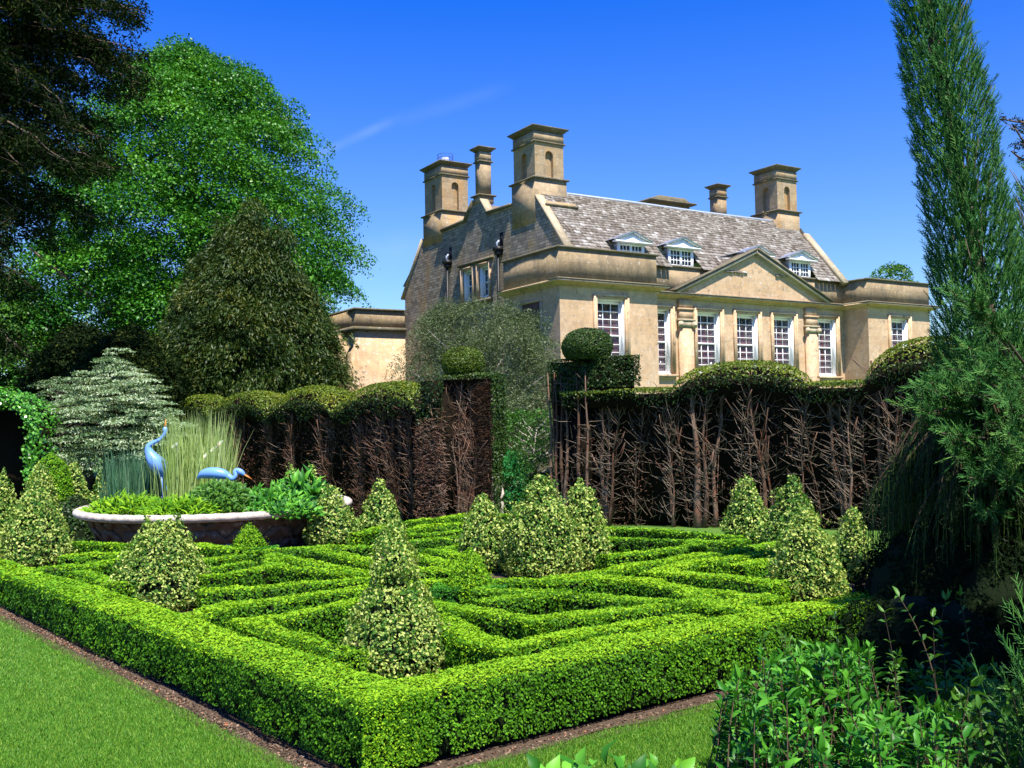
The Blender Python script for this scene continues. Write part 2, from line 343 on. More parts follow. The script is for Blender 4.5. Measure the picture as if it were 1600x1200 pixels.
# garden corner points on the ground (outer faces of the box edging)
Acor=on(560,1212)[:2]; dLg=nrm(on(0,953)[:2]-on(490,1196)[:2]); dRg=nrm(on(1100,1094)[:2]-on(725,1191)[:2])
_a=on(490,1196)[:2]; _b=on(725,1191)[:2]
# intersection of the two edges
mm=np.array([dLg,-dRg]).T; tt=np.linalg.solve(mm,_b-_a); Acor=_a+dLg*tt[0]
LE=Acor+dLg*17.0; RE=Acor+dRg*9.4
# soil bed under the whole knot garden
q=Geo(); n=24
U,Vv=np.meshgrid(np.linspace(-.02,1,n),np.linspace(-.012,1,n),indexing='ij')
BEd=RE-Acor; ALd=LE-Acor
G=Acor+U[...,None]*BEd+Vv[...,None]*ALd; G=G+0; G=np.concatenate([G,gz(G[...,0],G[...,1])[...,None]+.004],-1); q.grid(G)
o=q.build('flower_bed_soil',SOIL); tag(o,kind='structure')
if o.data.polygons[0].normal.z<0:o.data.flip_normals()
strip((Acor-dLg*.3,LE),-.10,.05,SOIL,'soil_edge',.008)
strip((RE,Acor-dRg*.3),-.12,.05,SOIL,'soil_edge',.012)
# ------------------------------------------------------------------ clipped box hedges
def leafsize(d): return np.clip(.0030*d+.004,.020,.06)
def hedge_geo(segs,w,h,gl,gc,dens=1.0,seed=0,cover=1.25,hvar=0.0,extra=1.0):
    """segs: list of (A,B) ground points; sampled leaf shell + solid near-black core that keeps the gaps dark"""
    for (A,B) in segs:
        A=np.array(A[:2],float);B=np.array(B[:2],float); L=np.linalg.norm(B-A); d=(B-A)/L; nn=np.array([-d[1],d[0]])
        mid=(A+B)/2
        # core
        i=.045
        pts=[]
        m=max(2,int(L/.5)+1)
        T=np.linspace(-w/2+i,L+w/2-i,m)
        hh=h-.035+random.uniform(-.006,.006)
        P=np.zeros((m,6,3))
        for k,(o_,z_) in enumerate([(-w/2+i+.02,.05),(-w/2+i,hh*.55),(-w/2+i+.02,hh),(w/2-i-.02,hh),(w/2-i,hh*.55),(w/2-i-.02,.05)]):
            xy=A+d*T[:,None]+nn*(o_+.012*noise(np.stack([T,T*0+k,T*0],1),3,seed+k))[:,None]
            P[:,k,:2]=xy; P[:,k,2]=gz(xy[:,0],xy[:,1])+z_
        gc.grid(P); 
        for e in (0,-1):
            c=P[e]; gc.quads(c,[(0,1,4,5),(1,2,3,4)])
        # leaves in distance slices for level of detail
        ns=max(1,int(math.ceil((L+w)/1.0)))
        for s_ in range(ns):
            t0=-w/2+(L+w)*s_/ns; t1=-w/2+(L+w)*(s_+1)/ns; c=A+d*(t0+t1)/2; D=math.hypot(c[0],c[1])
            sz=float(leafsize(D)); area=.3*sz*sz
            faces=[('t',w,(0,0,1),1.0)]
            for sg in (-1,1):
                facing=-(nn*sg)@(c/D); faces.append((sg,h,(nn[0]*sg,nn[1]*sg,.25),1.0 if facing>-.1 else .3))
            for f,ext,N,vis in faces:
                nleaf=int((t1-t0)*ext/area*cover*vis*dens)
                t=rng.uniform(t0,t1,nleaf)
                depth=rng.exponential(.012,nleaf)-.006
                if f=='t':
                    o_=rng.uniform(-w/2,w/2,nleaf); z=h-depth-.03*np.clip((np.abs(o_)-w/2+.06)/.06,0,1)
                else:
                    z=rng.uniform(.03 if D>9 else .05,h,nleaf)**1.0; o_=f*(w/2-depth-.02*np.clip((z-h+.05)/.05,0,1)-.03*np.clip((.12-z)/.12,0,1))
                    # thinner towards the ground
                    keep=rng.uniform(size=nleaf)<np.clip(.45+z/h*1.2,0,1); t,o_,z,depth=t[keep],o_[keep],z[keep],depth[keep]
                xy=A+d*t[:,None]+nn*o_[:,None]
                Q=np.concatenate([xy,z[:,None]],1); bump=noise(Q,5,3)*.016+noise(Q,17,4)*.010
                Nn=np.broadcast_to(np.array(N,float),Q.shape)
                wb=.022*noise(Q,1.6,77)+.012*noise(Q,5,78)
                if f=='t': Q[:,2]+=bump+wb
                else: Q[:,:2]+=nn*f*(bump*1.3+wb)[:,None]
                Q[:,2]+=gz(Q[:,0],Q[:,1])
                # holes in the shell
                hole=noise(Q,26,8)+.5*noise(Q,60,5)
                kp=hole>(-1.1 if f=='t' else -.62); Q=Q[kp]; Nn=Nn[kp]
                tint=np.clip(rng.normal(.74 if f=='t' else .22,.18,len(Q))+.18*noise(Q,2.2,12)+.15*noise(Q,.8,31),0,1)  # tops lighter like new growth; sides darkened to carry their shade
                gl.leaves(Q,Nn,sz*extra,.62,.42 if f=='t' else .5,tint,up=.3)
        for e,pt,sg in ((0,A,-1),(1,B,1)):
            D=np.linalg.norm(pt); sz=float(leafsize(D)); nleaf=int(w*h/(.3*sz*sz)*cover*dens*(1 if -(d*sg)@(pt/D)>-.1 else .3))
            o_=rng.uniform(-w/2,w/2,nleaf); z=rng.uniform(.04,h,nleaf); xy=pt+d*sg*(w/2-.01)+nn*o_[:,None]
            Q=np.concatenate([xy,(z+gz(xy[:,0],xy[:,1]))[:,None]],1)
            gl.leaves(Q,np.broadcast_to(np.array([d[0]*sg,d[1]*sg,.2]),Q.shape),sz,.62,.75,None,up=.5)
def box_hedge(polys,label,w=.34,h=.36,px=True,**k):
    gl,gc=Geo(),Geo(); segs=[]
    for pl in polys:
        pts=[on(x,y,h)[:2] for x,y in pl] if px else [np.array(p) for p in pl]
        segs+=[(pts[i],pts[i+1]) for i in range(len(pts)-1)]
    hedge_geo(segs,w,h,gl,gc,**k)
    m=segs[0][0]; r=empty('box_hedge',(m[0],m[1],gz(m[0],m[1])),0,label,'hedge','clipped box hedges of the knot garden')
    put(gl,'foliage',BOX,r); put(gc,'dark_core',CORE,r)
inn=.27
n_in=(dRg-dLg*(dRg@dLg)); n_in=nrm(n_in)   # inward of left edge
n_in2=nrm(dLg-dRg*(dLg@dRg))
Ain=Acor+(dLg+dRg)*inn/abs(math.sin(math.acos(dLg@dRg)))
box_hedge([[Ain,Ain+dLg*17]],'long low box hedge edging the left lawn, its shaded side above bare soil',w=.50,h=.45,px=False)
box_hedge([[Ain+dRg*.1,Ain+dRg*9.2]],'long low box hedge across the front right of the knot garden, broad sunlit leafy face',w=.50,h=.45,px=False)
K=[
 ([[(530,1012),(395,970),(560,936)]],'angled box hedge just left of the nearest variegated cone, its side in shade'),
 ([[(262,970),(350,948),(560,918)]],'box hedge bending away beside the foot of the broad double topped cone'),
 ([[(335,923),(565,902)]],'straight low box hedge in the left half, just behind the bending one'),
 ([[(330,900),(430,884),(570,893)],[(430,884),(428,868),(575,893)]],'box hedge folded round a small dark gap in front of the small green box cone'),
 ([[(500,860),(590,878)]],'short box hedge running down behind the nearest variegated cone'),
 ([[(100,846),(200,850),(310,850),(365,858)]],'box hedge passing right in front of the left half of the stone basket pond'),
 ([[(400,862),(470,856),(570,854)]],'box hedge before the right half of the pond, right of the small green cone'),
 ([[(112,868),(200,864)]],'second low box hedge in front of the pond, right of the leftmost cone'),
 ([[(315,874),(365,868)]],'tiny box hedge between the broad double topped cone and the small green box cone'),
 ([[(55,889),(140,884),(200,872)]],'box hedge starting at the foot of the leftmost cone'),
 ([[(128,893),(190,912)]],'short box hedge with dark face left of the broad double topped cone'),
 ([[(318,890),(375,880)]],'short box hedge just in front of the small green box cone'),
 ([[(560,832),(628,815),(740,802),(830,806)]],'back box hedge at the foot of the brown cut-back yew pillar'),
 ([[(622,831),(665,821),(735,818)]],'narrow box hedge one row in front of the hedge under the brown pillar'),
 ([[(650,834),(735,827)]],'narrow box hedge two rows in front of the hedge under the brown pillar'),
 ([[(640,846),(740,836)]],'straight box hedge behind the three grouped cones, left side'),
 ([[(735,850),(682,858),(730,868)],[(645,864),(718,884)]],'pointed box hedge left of the three grouped cones'),
 ([[(655,888),(712,890)]],'short box hedge left of the bright green box cone, the farther of two'),
 ([[(660,908),(702,906)]],'short box hedge left of the bright green box cone, the nearer of two'),
 ([[(690,965),(742,995),(790,1006),(900,988),(1000,974),(1070,966)]],'curving box hedge nearest behind the front right edging'),
 ([[(680,940),(735,952),(835,965),(920,957),(1068,938)]],'box hedge curving in front of a long dark gap, middle of the garden'),
 ([[(770,936),(868,923),(1000,935),(1070,940)]],'box hedge closing the back of the long dark gap'),
 ([[(765,920),(860,923)]],'short box hedge just right of the bright green box cone'),
 ([[(765,905),(850,905),(985,884),(1080,868),(1215,848)]],'long box hedge running right from the foot of the three grouped cones'),
 ([[(870,906),(940,902),(1010,908),(1090,922),(1195,932)]],'box hedge sloping down right with a black shaded face'),
 ([[(1200,910),(1030,892),(1075,880),(1220,858)]],'pointed box hedge left of the pair of right hand cones'),
 ([[(955,866),(1040,858),(1080,852)]],'box hedge beyond the three grouped cones, right side'),
 ([[(950,840),(1066,843)]],'straight box hedge one row in front of the right back hedge'),
 ([[(942,823),(1040,828),(1140,836)]],'back box hedge under the bare trunks of the cut-back yew wall'),
 ([[(1090,848),(1150,843)],[(1085,842),(1085,852)]],'very short box hedge beside the far right hand cone'),
 ([[(1080,925),(1125,945),(1185,930)],[(1125,945),(1235,956)]],'forked box hedge beside the dark square gap at right'),
 ([[(1160,880),(1215,870)]],'short box hedge in front of the tall green cone at right'),
]
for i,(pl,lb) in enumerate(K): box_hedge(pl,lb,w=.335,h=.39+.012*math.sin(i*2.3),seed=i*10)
# ------------------------------------------------------------------ surface of revolution topiary
def revleaf(gl,c,prof,size,cover,mat=None,bump=.04,tintm=.5,tints=.25,jit=.55,bf=4,seed=1,asp=.62,holes=-.7,up=.4,squash=1.):
    z=np.array([p[0] for p in prof]);r=np.array([p[1] for p in prof])
    seg=np.hypot(np.diff(z),np.diff(r)); ar=seg*(r[1:]+r[:-1])*math.pi; n=int(ar.sum()/(.31*size*size)*cover)
    k=rng.choice(len(seg),n,p=ar/ar.sum()); t=rng.uniform(size=n); a=rng.uniform(0,6.283,n)
    rr=r[k]+(r[k+1]-r[k])*t; zz=z[k]+(z[k+1]-z[k])*t
    dz=(z[k+1]-z[k])/seg[k]; dr=(r[k+1]-r[k])/seg[k]
    N=np.stack([np.cos(a)*dz,np.sin(a)*dz,-dr],1); P=np.stack([rr*np.cos(a),rr*np.sin(a)*squash,zz],1)
    W_=P+np.array(c)
    P=W_+N*(bump*(noise(W_,bf,seed)+.5*noise(W_,bf*3,seed+1))-rng.exponential(size*.45,n))[:,None]
    # fewer leaves on the side turned away from the photograph's path
    view=nrm(CP-np.array(c)); fc=N@view
    keep=(rng.uniform(size=n)<np.where(fc>-.25,1,.35))&(noise(P,9/(size*12+.4),seed+5)+.5*noise(P,30,seed+6)>holes)
    P=P[keep];N=N[keep]
    gl.leaves(P,N,size,asp,jit,np.clip(rng.normal(tintm,tints,len(P))+.1*noise(P,bf,seed+9),0,1),up=up)
def revcore(gc,c,prof,inset=.06,k=20,bump=.03,bf=4,seed=1,squash=1.):
    P=np.zeros((len(prof),k,3))
    for i,(z,r) in enumerate(prof):
        for j in range(k):
            a=2*math.pi*j/k; rr=max(.004,r-inset); P[i,j]=(rr*math.cos(a),rr*math.sin(a)*squash,z-(inset*.8 if i==len(prof)-1 else 0))
    P+=np.array(c); P=P+0.; gc.grid(P,closed=True)
def cone_prof(h,r,dome=.16,base=.7):
    return [(0,r*base),(.08*h,r*.93),(.2*h,r),(.4*h,r*.86),(.6*h,r*.65),(.78*h,r*.43),(.9*h,r*.27),(.97*h,r*.13),(h,.01)]
def topiary(px,pb,pt,hw,label,mat=VAR,prof=None,name='holly_cone',cat='topiary',group='variegated cones in the knot garden',Y=None,seed=1,bump=.06,cover=1.5,tm=.55,size=None,twin=None):
    b=on(px,pb) if Y is None else at(px,pb,Y); Yb=b[1]; sc=Yb/F; z0=float(gz(b[0],b[1])); top=(at(px,pt,Yb)[2]-z0); r=hw*sc
    b=np.array([b[0],b[1]+r*.0,z0]); size=size or float(np.clip(.0029*Yb+.009,.03,.07))
    pr=prof(top,r) if prof else cone_prof(top,r)
    e=empty(name,b,0,label,cat,group); gl,gc=Geo(),Geo()
    revleaf(gl,b,pr,size,cover*1.15,bump=bump,seed=seed,tintm=tm,tints=.3,jit=.75,asp=.6,holes=-.8,bf=15)
    # loose shoots breaking the outline
    revleaf(gl,b,[(z,r_*1.05+.015) for z,r_ in pr[1:]],size*1.05,cover*.16,bump=bump*2.2,seed=seed+3,tintm=tm+.1,tints=.25,jit=1.,asp=.55,holes=-.2,bf=8)
    revcore(gc,b,pr,.07+r*.12,seed=seed)
    if twin:
        for dx,hh,rr in twin:
            b2=b+np.array([dx,0,0]); p2=cone_prof(top*hh,r*rr); revleaf(gl,b2,p2,size,cover,bump=bump,seed=seed+7,tintm=tm,tints=.3)
    put(gl,'foliage',mat,e); put(gc,'dark_core',CORE,e)
    return e
tier=lambda h,r:[(0,r*.8),(.06*h,r*.97),(.15*h,r),(.3*h,r*.84),(.45*h,r*.64),(.56*h,r*.50),(.61*h,r*.41),(.64*h,r*.41),(.68*h,r*.45),(.76*h,r*.41),(.86*h,r*.28),(.95*h,r*.15),(h,.01)]
topiary(618,1058,812,88,'tallest nearest variegated cone in two tiers with a notch below its upper tier',prof=tier,seed=2,bump=.035)
topiary(55,885,764,52,'leftmost large variegated cone, broad and rounded, by the left edge hedge',prof=lambda h,r:[(0,r*.85),(.1*h,r),(.3*h,r*.93),(.5*h,r*.78),(.7*h,r*.62),(.85*h,r*.45),(.95*h,r*.25),(h,.02)],seed=3)
topiary(255,950,815,76,'broad variegated cone with a double top, before the left part of the pond',prof=lambda h,r:[(0,r*.8),(.1*h,r),(.25*h,r*.97),(.45*h,r*.82),(.65*h,r*.66),(.8*h,r*.52),(.9*h,r*.36),(h,.05)],seed=4,twin=[(-.2,1.1,.46),(.2,1.12,.46)])
topiary(518,853,757,42,'variegated cone hiding the right end of the pond rim',seed=5)
topiary(595,848,749,36,'slim variegated cone just behind the top of the nearest two tiered cone',seed=6)
topiary(757,892,771,46,'left one of the three grouped variegated cones beside the stone statue',seed=7)
topiary(846,898,742,62,'middle and widest of the three grouped variegated cones',prof=lambda h,r:[(0,r*.85),(.1*h,r),(.3*h,r*.97),(.5*h,r*.86),(.68*h,r*.66),(.76*h,r*.42),(.86*h,r*.36),(.95*h,r*.2),(h,.02)],seed=8)
topiary(910,889,748,46,'right one of the three grouped variegated cones',seed=9)
topiary(1168,847,740,36,'variegated cone standing against the dark yew wall, left of the tall green cone',seed=10)
topiary(1240,868,744,46,'tall greener cone behind the bushy front one at right',seed=11,tm=.42)
topiary(1262,948,790,62,'bushy variegated cone in front of the tall greener one at right',seed=12)
topiary(1334,908,790,36,'small variegated cone at far right beside the dark weeping conifer',seed=13)
topiary(115,792,720,34,'variegated cone right of the smooth green mound behind the pond',seed=14,Y=23.8)
topiary(62,792,722,36,'variegated cone in front of the smooth green mound, behind the leftmost cone',seed=15,Y=22.7)
topiary(157,795,734,17,'thin small variegated cone left of the blue green reeds',seed=16,Y=24)
topiary(6,800,730,22,'variegated cone cut by the left edge of the picture',seed=17,Y=24)
topiary(456,800,724,22,'small variegated cone behind the pond, left one of a close pair',seed=18,Y=25.2)
topiary(487,800,723,20,'small variegated cone behind the pond, right one of a close pair',seed=19,Y=25)
for px,pb,pt,hw,lb,sd in ((735,962,856,38,'bright green box cone on a square base, left of centre of the knot garden',31),(390,890,816,26,'small bright green box cone on a square base in front of the pond wall',32)):
    e=topiary(px,pb,pt,hw,lb,mat=BOX,prof=lambda h,r:[(0,r),(.42*h,r),(.55*h,r*.9),(.72*h,r*.66),(.88*h,r*.35),(h,.01)],name='box_cone',group='green box cones on square bases',seed=sd,cover=1.7,tm=.55,size=.02+.001*on(px,pb)[1],bump=.02)
    gl,gc=Geo(),Geo(); b=np.array(e.location); w_=hw*1.05*b[1]/F
    hedge_geo([(b[:2]-np.array([w_*.5,0]),b[:2]+np.array([w_*.5,0]))],w_*1.9,.36,gl,gc); put(gl,'square_base',BOXD,e); put(gc,'base_core',CORE,e)
# ------------------------------------------------------------------ the manor house (local frame: x along the front, y into the house, z up)
HO=np.array([1.6655,32.,0.]); HA=math.radians(31.671); hx=np.array([math.cos(HA),math.sin(HA),0]); hy=np.array([-math.sin(HA),math.cos(HA),0])
house=empty('manor_house',HO,HA,'honey stone country house with grey stone slate roof, tall chimneys and a pedimented front','house')
ZB=-1.2
SPLIT={'dormer_cheek','pale_gable_coping','mossy_gable_coping','window_hood','buttress','flat_roof','parapet','coping','string_course_and_cap','service_coping','raking_coping','raking_cornice','rear_roof','blind_window_surround','foot_ledge','hopper'}
def hb(g,name,mat,parent=house,**k):
    if name not in SPLIT: return g.build(name,mat,parent,uv=True,**k)
    n=len(g.V); par=list(range(n)); seen={}          # one object per connected block
    def f(x):
        while par[x]!=x: x=par[x]
        return x
    for i,V in enumerate(g.V):
        for v in V:
            key=tuple(np.round(v,4)); 
            if key in seen: par[f(i)]=f(seen[key])
            else: seen[key]=i
    st=0; starts=[]
    for V in g.V: starts.append(st); st+=len(V)
    first=None
    for r in sorted({f(i) for i in range(n)}):
        h=Geo()
        for i in range(n):
            if f(i)==r: h.quads(g.V[i],g.Q[i]-starts[i],g.T[i])
        o=h.build(name,mat,parent,uv=True,**k); first=first or o
    return first
def wallx(g,x0,x1,z0,z1,y,ops,rev=.28,n=-1):
    """wall in plane y with rectangular openings (x0,x1,z0,z1) and their reveals"""
    xs=sorted({x0,x1,*[o[0] for o in ops],*[o[1] for o in ops]}); zs=sorted({z0,z1,*[o[2] for o in ops],*[o[3] for o in ops]})
    for i in range(len(xs)-1):
        for j in range(len(zs)-1):
            cx,cz=(xs[i]+xs[i+1])/2,(zs[j]+zs[j+1])/2
            if any(o[0]<cx<o[1] and o[2]<cz<o[3] for o in ops): continue
            g.quads([(xs[i],y,zs[j]),(xs[i+1],y,zs[j]),(xs[i+1],y,zs[j+1]),(xs[i],y,zs[j+1])],[(0,1,2,3)])
def wally(g,y0,y1,z0,z1,x,ops):
    ys=sorted({y0,y1,*[o[0] for o in ops],*[o[1] for o in ops]}); zs=sorted({z0,z1,*[o[2] for o in ops],*[o[3] for o in ops]})
    for i in range(len(ys)-1):
        for j in range(len(zs)-1):
            cx,cz=(ys[i]+ys[i+1])/2,(zs[j]+zs[j+1])/2
            if any(o[0]<cx<o[1] and o[2]<cz<o[3] for o in ops): continue
            g.quads([(x,ys[i+1],zs[j]),(x,ys[i],zs[j]),(x,ys[i],zs[j+1]),(x,ys[i+1],zs[j+1])],[(0,1,2,3)])
D=1.3
# sash windows -------------------------------------------------------
def sash(x0,x1,z0,z1,y,rows=8,cols=3,axis='x',curtain=True,arch=True,sill=True,arw=.16):
    """opening x0..x1, z0..z1 in the wall plane y (front) ; axis 'y' = on the gable plane x=y"""
    def mk(g_,a0,a1,d0,d1,c0,c1):
        if axis=='x': g_.box(a0,a1,y+d0,y+d1,c0,c1)
        else: g_.box(y+d0,y+d1,a0,a1,c0,c1)
    w=.055; rd=.26
    fr=Geo(); # white painted box lining the reveal
    mk(fr,x0,x0+.035,.03,rd+.06,z0+.05,z1-.035); mk(fr,x1-.035,x1,.03,rd+.06,z0+.05,z1-.035); mk(fr,x0,x1,.03,rd+.06,z1-.035,z1); mk(fr,x0,x1,.03,rd+.06,z0,z0+.05)
    a0,a1=x0+.035,x1-.035; c0,c1=z0+.05,z1-.035
    mk(fr,a0,a0+w,rd-.05,rd,c0,c1); mk(fr,a1-w,a1,rd-.05,rd,c0,c1); mk(fr,a0+w,a1-w,rd-.05,rd,c1-.11,c1); mk(fr,a0+w,a1-w,rd-.05,rd,c0,c0+.09)
    zm=c0+(c1-c0)*.5; mk(fr,a0+w,a1-w,rd-.07,rd+.01,zm-.03,zm+.03)
    iw=(a1-a0-2*w)
    for k in range(1,cols): xx=a0+w+iw*k/cols; mk(fr,xx-.013,xx+.013,rd-.03,rd-.005,c0+.09,zm-.03); mk(fr,xx-.013,xx+.013,rd-.03,rd-.005,zm+.03,c1-.11)
    for h_,(b0,b1) in enumerate(((c0+.09,zm-.03),(zm+.03,c1-.11))):
        for k in range(1,rows//2): zz=b0+(b1-b0)*k/(rows//2); mk(fr,a0+w,a1-w,rd-.032,rd-.007,zz-.013,zz+.013)
    f=hb(fr,'window',WHITE)
    gl_=Geo(); mk(gl_,a0+w,a1-w,rd-.018,rd-.012,c0+.05,c1-.05); hb(gl_,'glass',GLASS,f)
    if curtain:
        cu=Geo(); n=36; xx=np.linspace(a0,a1,n); yy=rd+.045+.012*np.sin(np.arange(n)*1.9)
        P=np.zeros((n,2,3))
        for k,zc in enumerate((z0,z1-.35)):
            P[:,k,0]=xx if axis=='x' else y+yy; P[:,k,1]=y+yy if axis=='x' else xx; P[:,k,2]=zc
        cu.grid(P); hb(cu,'curtain',CURT,f)
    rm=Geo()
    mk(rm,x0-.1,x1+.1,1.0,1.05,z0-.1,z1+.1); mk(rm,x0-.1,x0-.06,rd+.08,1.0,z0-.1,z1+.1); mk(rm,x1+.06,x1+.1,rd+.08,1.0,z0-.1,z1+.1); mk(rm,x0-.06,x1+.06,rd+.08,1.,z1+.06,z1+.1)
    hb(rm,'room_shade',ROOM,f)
    ar=Geo()
    if arch:
        for (p0,p1,q) in ((0,.5*arw,.065),(.5*arw,arw,.10)):
            mk(ar,x0-p1,x0-p0,-q,.03,z0-.0,z1+p1); mk(ar,x1+p0,x1+p1,-q,.03,z0-.0,z1+p1); mk(ar,x0-p0,x1+p0,-q+.003,.03,z1+p0,z1+p1-.003)
    if sill: mk(ar,x0-.22,x1+.22,-.16,.03,z0-.09,z0-.002); mk(ar,x0-.16,x1+.16,-.09,.03,z0-.17,z0-.093)
    if ar.V: hb(ar,'window_surround',ASH,f)
WW=[(1.55,2.78,3.45,6.0)]
WM=[(4.82,6.04,3.45,5.95),(7.38,8.62,3.45,5.95),(9.5,10.74,3.45,5.95),(11.62,12.86,3.45,5.95),(14.25,15.5,3.45,5.95)]
WR=[(17.45,18.68,3.45,5.95)]
g=Geo(); wallx(g,0,4.3,ZB,6.36,0,WW); wallx(g,4.3,16.0,ZB,6.36,D,WM); wallx(g,16.0,20.25,ZB,6.36,0,WR)
wally(g,0,3.65,ZB,6.36,0,[]); 
g.quads([(4.3,0,ZB),(4.3,D,ZB),(4.3,D,6.36),(4.3,0,6.36)],[(0,1,2,3)])
wally(g,0,D,ZB,6.36,16.0,[])
g.quads([(20.25,0,ZB),(20.25,5,ZB),(20.25,5,6.36),(20.25,0,6.36)],[(0,1,2,3)])
g.quads([(0,3.65,ZB),(0,3.65,6.36),(1.35,3.65,6.36),(1.35,3.65,ZB)],[(0,1,2,3)])
hb(g,'front_wall',ASH)
for o in WW: sash(*o,0)
for o in WM: sash(*o,D)
for o in WR: sash(*o,0)
# parapets (solid blocks) and copings
def run(g,path,prof,closed=False):
    """moulding swept along a plan path; prof = (out,z) points, out = left-hand normal away from the wall"""
    P=[np.array(p,float) for p in path]; n=len(P); rows=[]
    for i in range(n):
        d0=nrm(P[i]-P[i-1]) if i>0 else nrm(P[1]-P[0]); d1=nrm(P[i+1]-P[i]) if i<n-1 else d0
        n0=np.array([d0[1],-d0[0]]); n1=np.array([d1[1],-d1[0]]); m=nrm(n0+n1); s=1/max(.3,m@n0)
        rows.append([(*(P[i]+m*s*a),z) for a,z in prof])
    R=np.array(rows); k=R.shape[1]
    g.grid(R,closed=True)
    for e in (0,-1):
        c=list(R[e]); c.append(np.mean(R[e],0)); g.quads(c,[(k,j,(j+1)%k,(j+1)%k) for j in range(k)])
# wall plan line walking left->right with outward normal towards the garden
PATH=[(0,3.65),(0,0),(4.3,0),(4.3,D),(16.0,D),(16.0,0),(20.25,0),(20.25,5)]
g=Geo(); run(g,PATH,[(.0,6.36),(.06,6.36),(.06,6.39),(.16,6.42),(.24,6.47),(.34,6.49),(.34,6.545),(.0,6.60),(-.25,6.60),(-.25,6.36)]); hb(g,'cornice',ASH)
g=Geo(); run(g,PATH,[(.36,6.55),(.37,6.575),(.03,6.66),(.002,6.66),(.002,6.606)]); hb(g,'cornice_flashing',COP)
g=Geo(); run(g,PATH[:4],[(.0,6.605),(.0,7.66),(-.3,7.66),(-.3,6.605)]); run(g,[(4.3,D),(16.0,D)],[(-.002,6.605),(-.002,7.60),(-.3,7.60),(-.3,6.605)]); run(g,[(16.0,D+.3)]+PATH[5:],[(.0,6.605),(.0,7.56),(-.3,7.56),(-.3,6.605)]); hb(g,'parapet',WEA)
g=Geo(); c_=[(.07,0),(.09,.07),(-.36,.09),(-.36,0)]
run(g,[(0,3.65),(0,0),(4.3,0),(4.3,D-.1)],[(a,7.662+z) for a,z in c_]); run(g,[(4.42,D),(15.9,D)],[(a,7.602+z) for a,z in c_]); run(g,[(16.0,D+.3),(16.0,0),(20.25,0),(20.25,5)],[(a,7.562+z) for a,z in c_]); hb(g,'coping',COP)
# flat roofs behind the wing parapets
g=Geo(); g.box(.28,4.02,.28,3.7,7.2,7.25); g.box(16.28,20.0,.28,5,7.2,7.25); hb(g,'flat_roof',LEAD)
# pediment -----------------------------------------------------------
px0,px1,pa=6.15,14.75,8.5; pm=(px0+px1)/2; zb=6.605
g=Geo(); yf=D-.16
g.quads([(px0+.2,yf,zb),(px1-.2,yf,zb),(pm,yf,pa-.16)],[(0,1,2,2)]); hb(g,'pediment_panel',ASH)
g=Geo()
def rake(xa,za,xb,zb_,y0,y1,t,off):
    d=nrm(np.array([xb-xa,zb_-za])); n_=np.array([-d[1],d[0]]); n_=n_ if n_[1]>0 else -n_
    a=np.array([xa,za])+n_*off; b=np.array([xb,zb_])+n_*off
    pts=[a,b,b+n_*t,a+n_*t]; 
    g.prism(pts,lambda y,p:(p[0],y,p[1]),y0,y1)
for s_,(xa,xb) in ((1,(px0,pm)),(-1,(px1,pm))):
    rake(xa,zb,xb,pa-.02,yf-.06,D+.02,.08,-.14); rake(xa,zb,xb,pa-.02,yf-.2,D+.02,.10,-.057)
hb(g,'raking_cornice',LCOP)
g=Geo()
for xa,xb in ((px0-.12,pm),(px1+.12,pm)): rake(xa,zb+.0,xb,pa+.02,yf-.26,D+.3,.055,.045)

hb(g,'raking_coping',COP)
g=Geo(); g.quads([(px0+.5,D+.29,7.62),(pm,D+.29,pa+.14),(pm,D+1.3,pa+.14),(8.3,D+1.3,7.62),(px1-.5,D+.29,7.62),(12.6,D+1.3,7.62)],[(0,1,2,3),(4,5,2,1)]); hb(g,'pediment_lead_roof',LEAD)
# pilasters with ionic capitals
for x0,x1 in ((6.40,7.08),(13.50,14.18)):
    g=Geo(); g.box(x0,x1,D-.16,D+.01,ZB,5.28); p=hb(g,'pilaster',ASH)
    g=Geo(); g.box(x0-.06,x1+.06,D-.22,D+.005,5.52,5.60); g.box(x0-.02,x1+.02,D-.19,D+.006,5.283,5.517)
    for xc in (x0-.01,x1+.01):
        for r_,dy in ((.135,0),(.085,.025),(.04,.045)):
            th=np.linspace(0,2*math.pi,17)[:-1]; pts=[(xc+r_*math.cos(a),5.38+r_*math.sin(a)) for a in th]
            g.prism(pts,lambda y,p_:(p_[0],y,p_[1]),D-.235-dy,D-.19)
    hb(g,'capital',LCOP,p)
    g=Geo(); g.box(x0,x1,D-.15,D+.004,5.603,5.95); g.box(x0-.05,x1+.05,D-.2,D+.007,5.953,6.02); g.box(x0,x1,D-.14,D+.003,6.023,6.356); hb(g,'entablature_block',ASH,p)
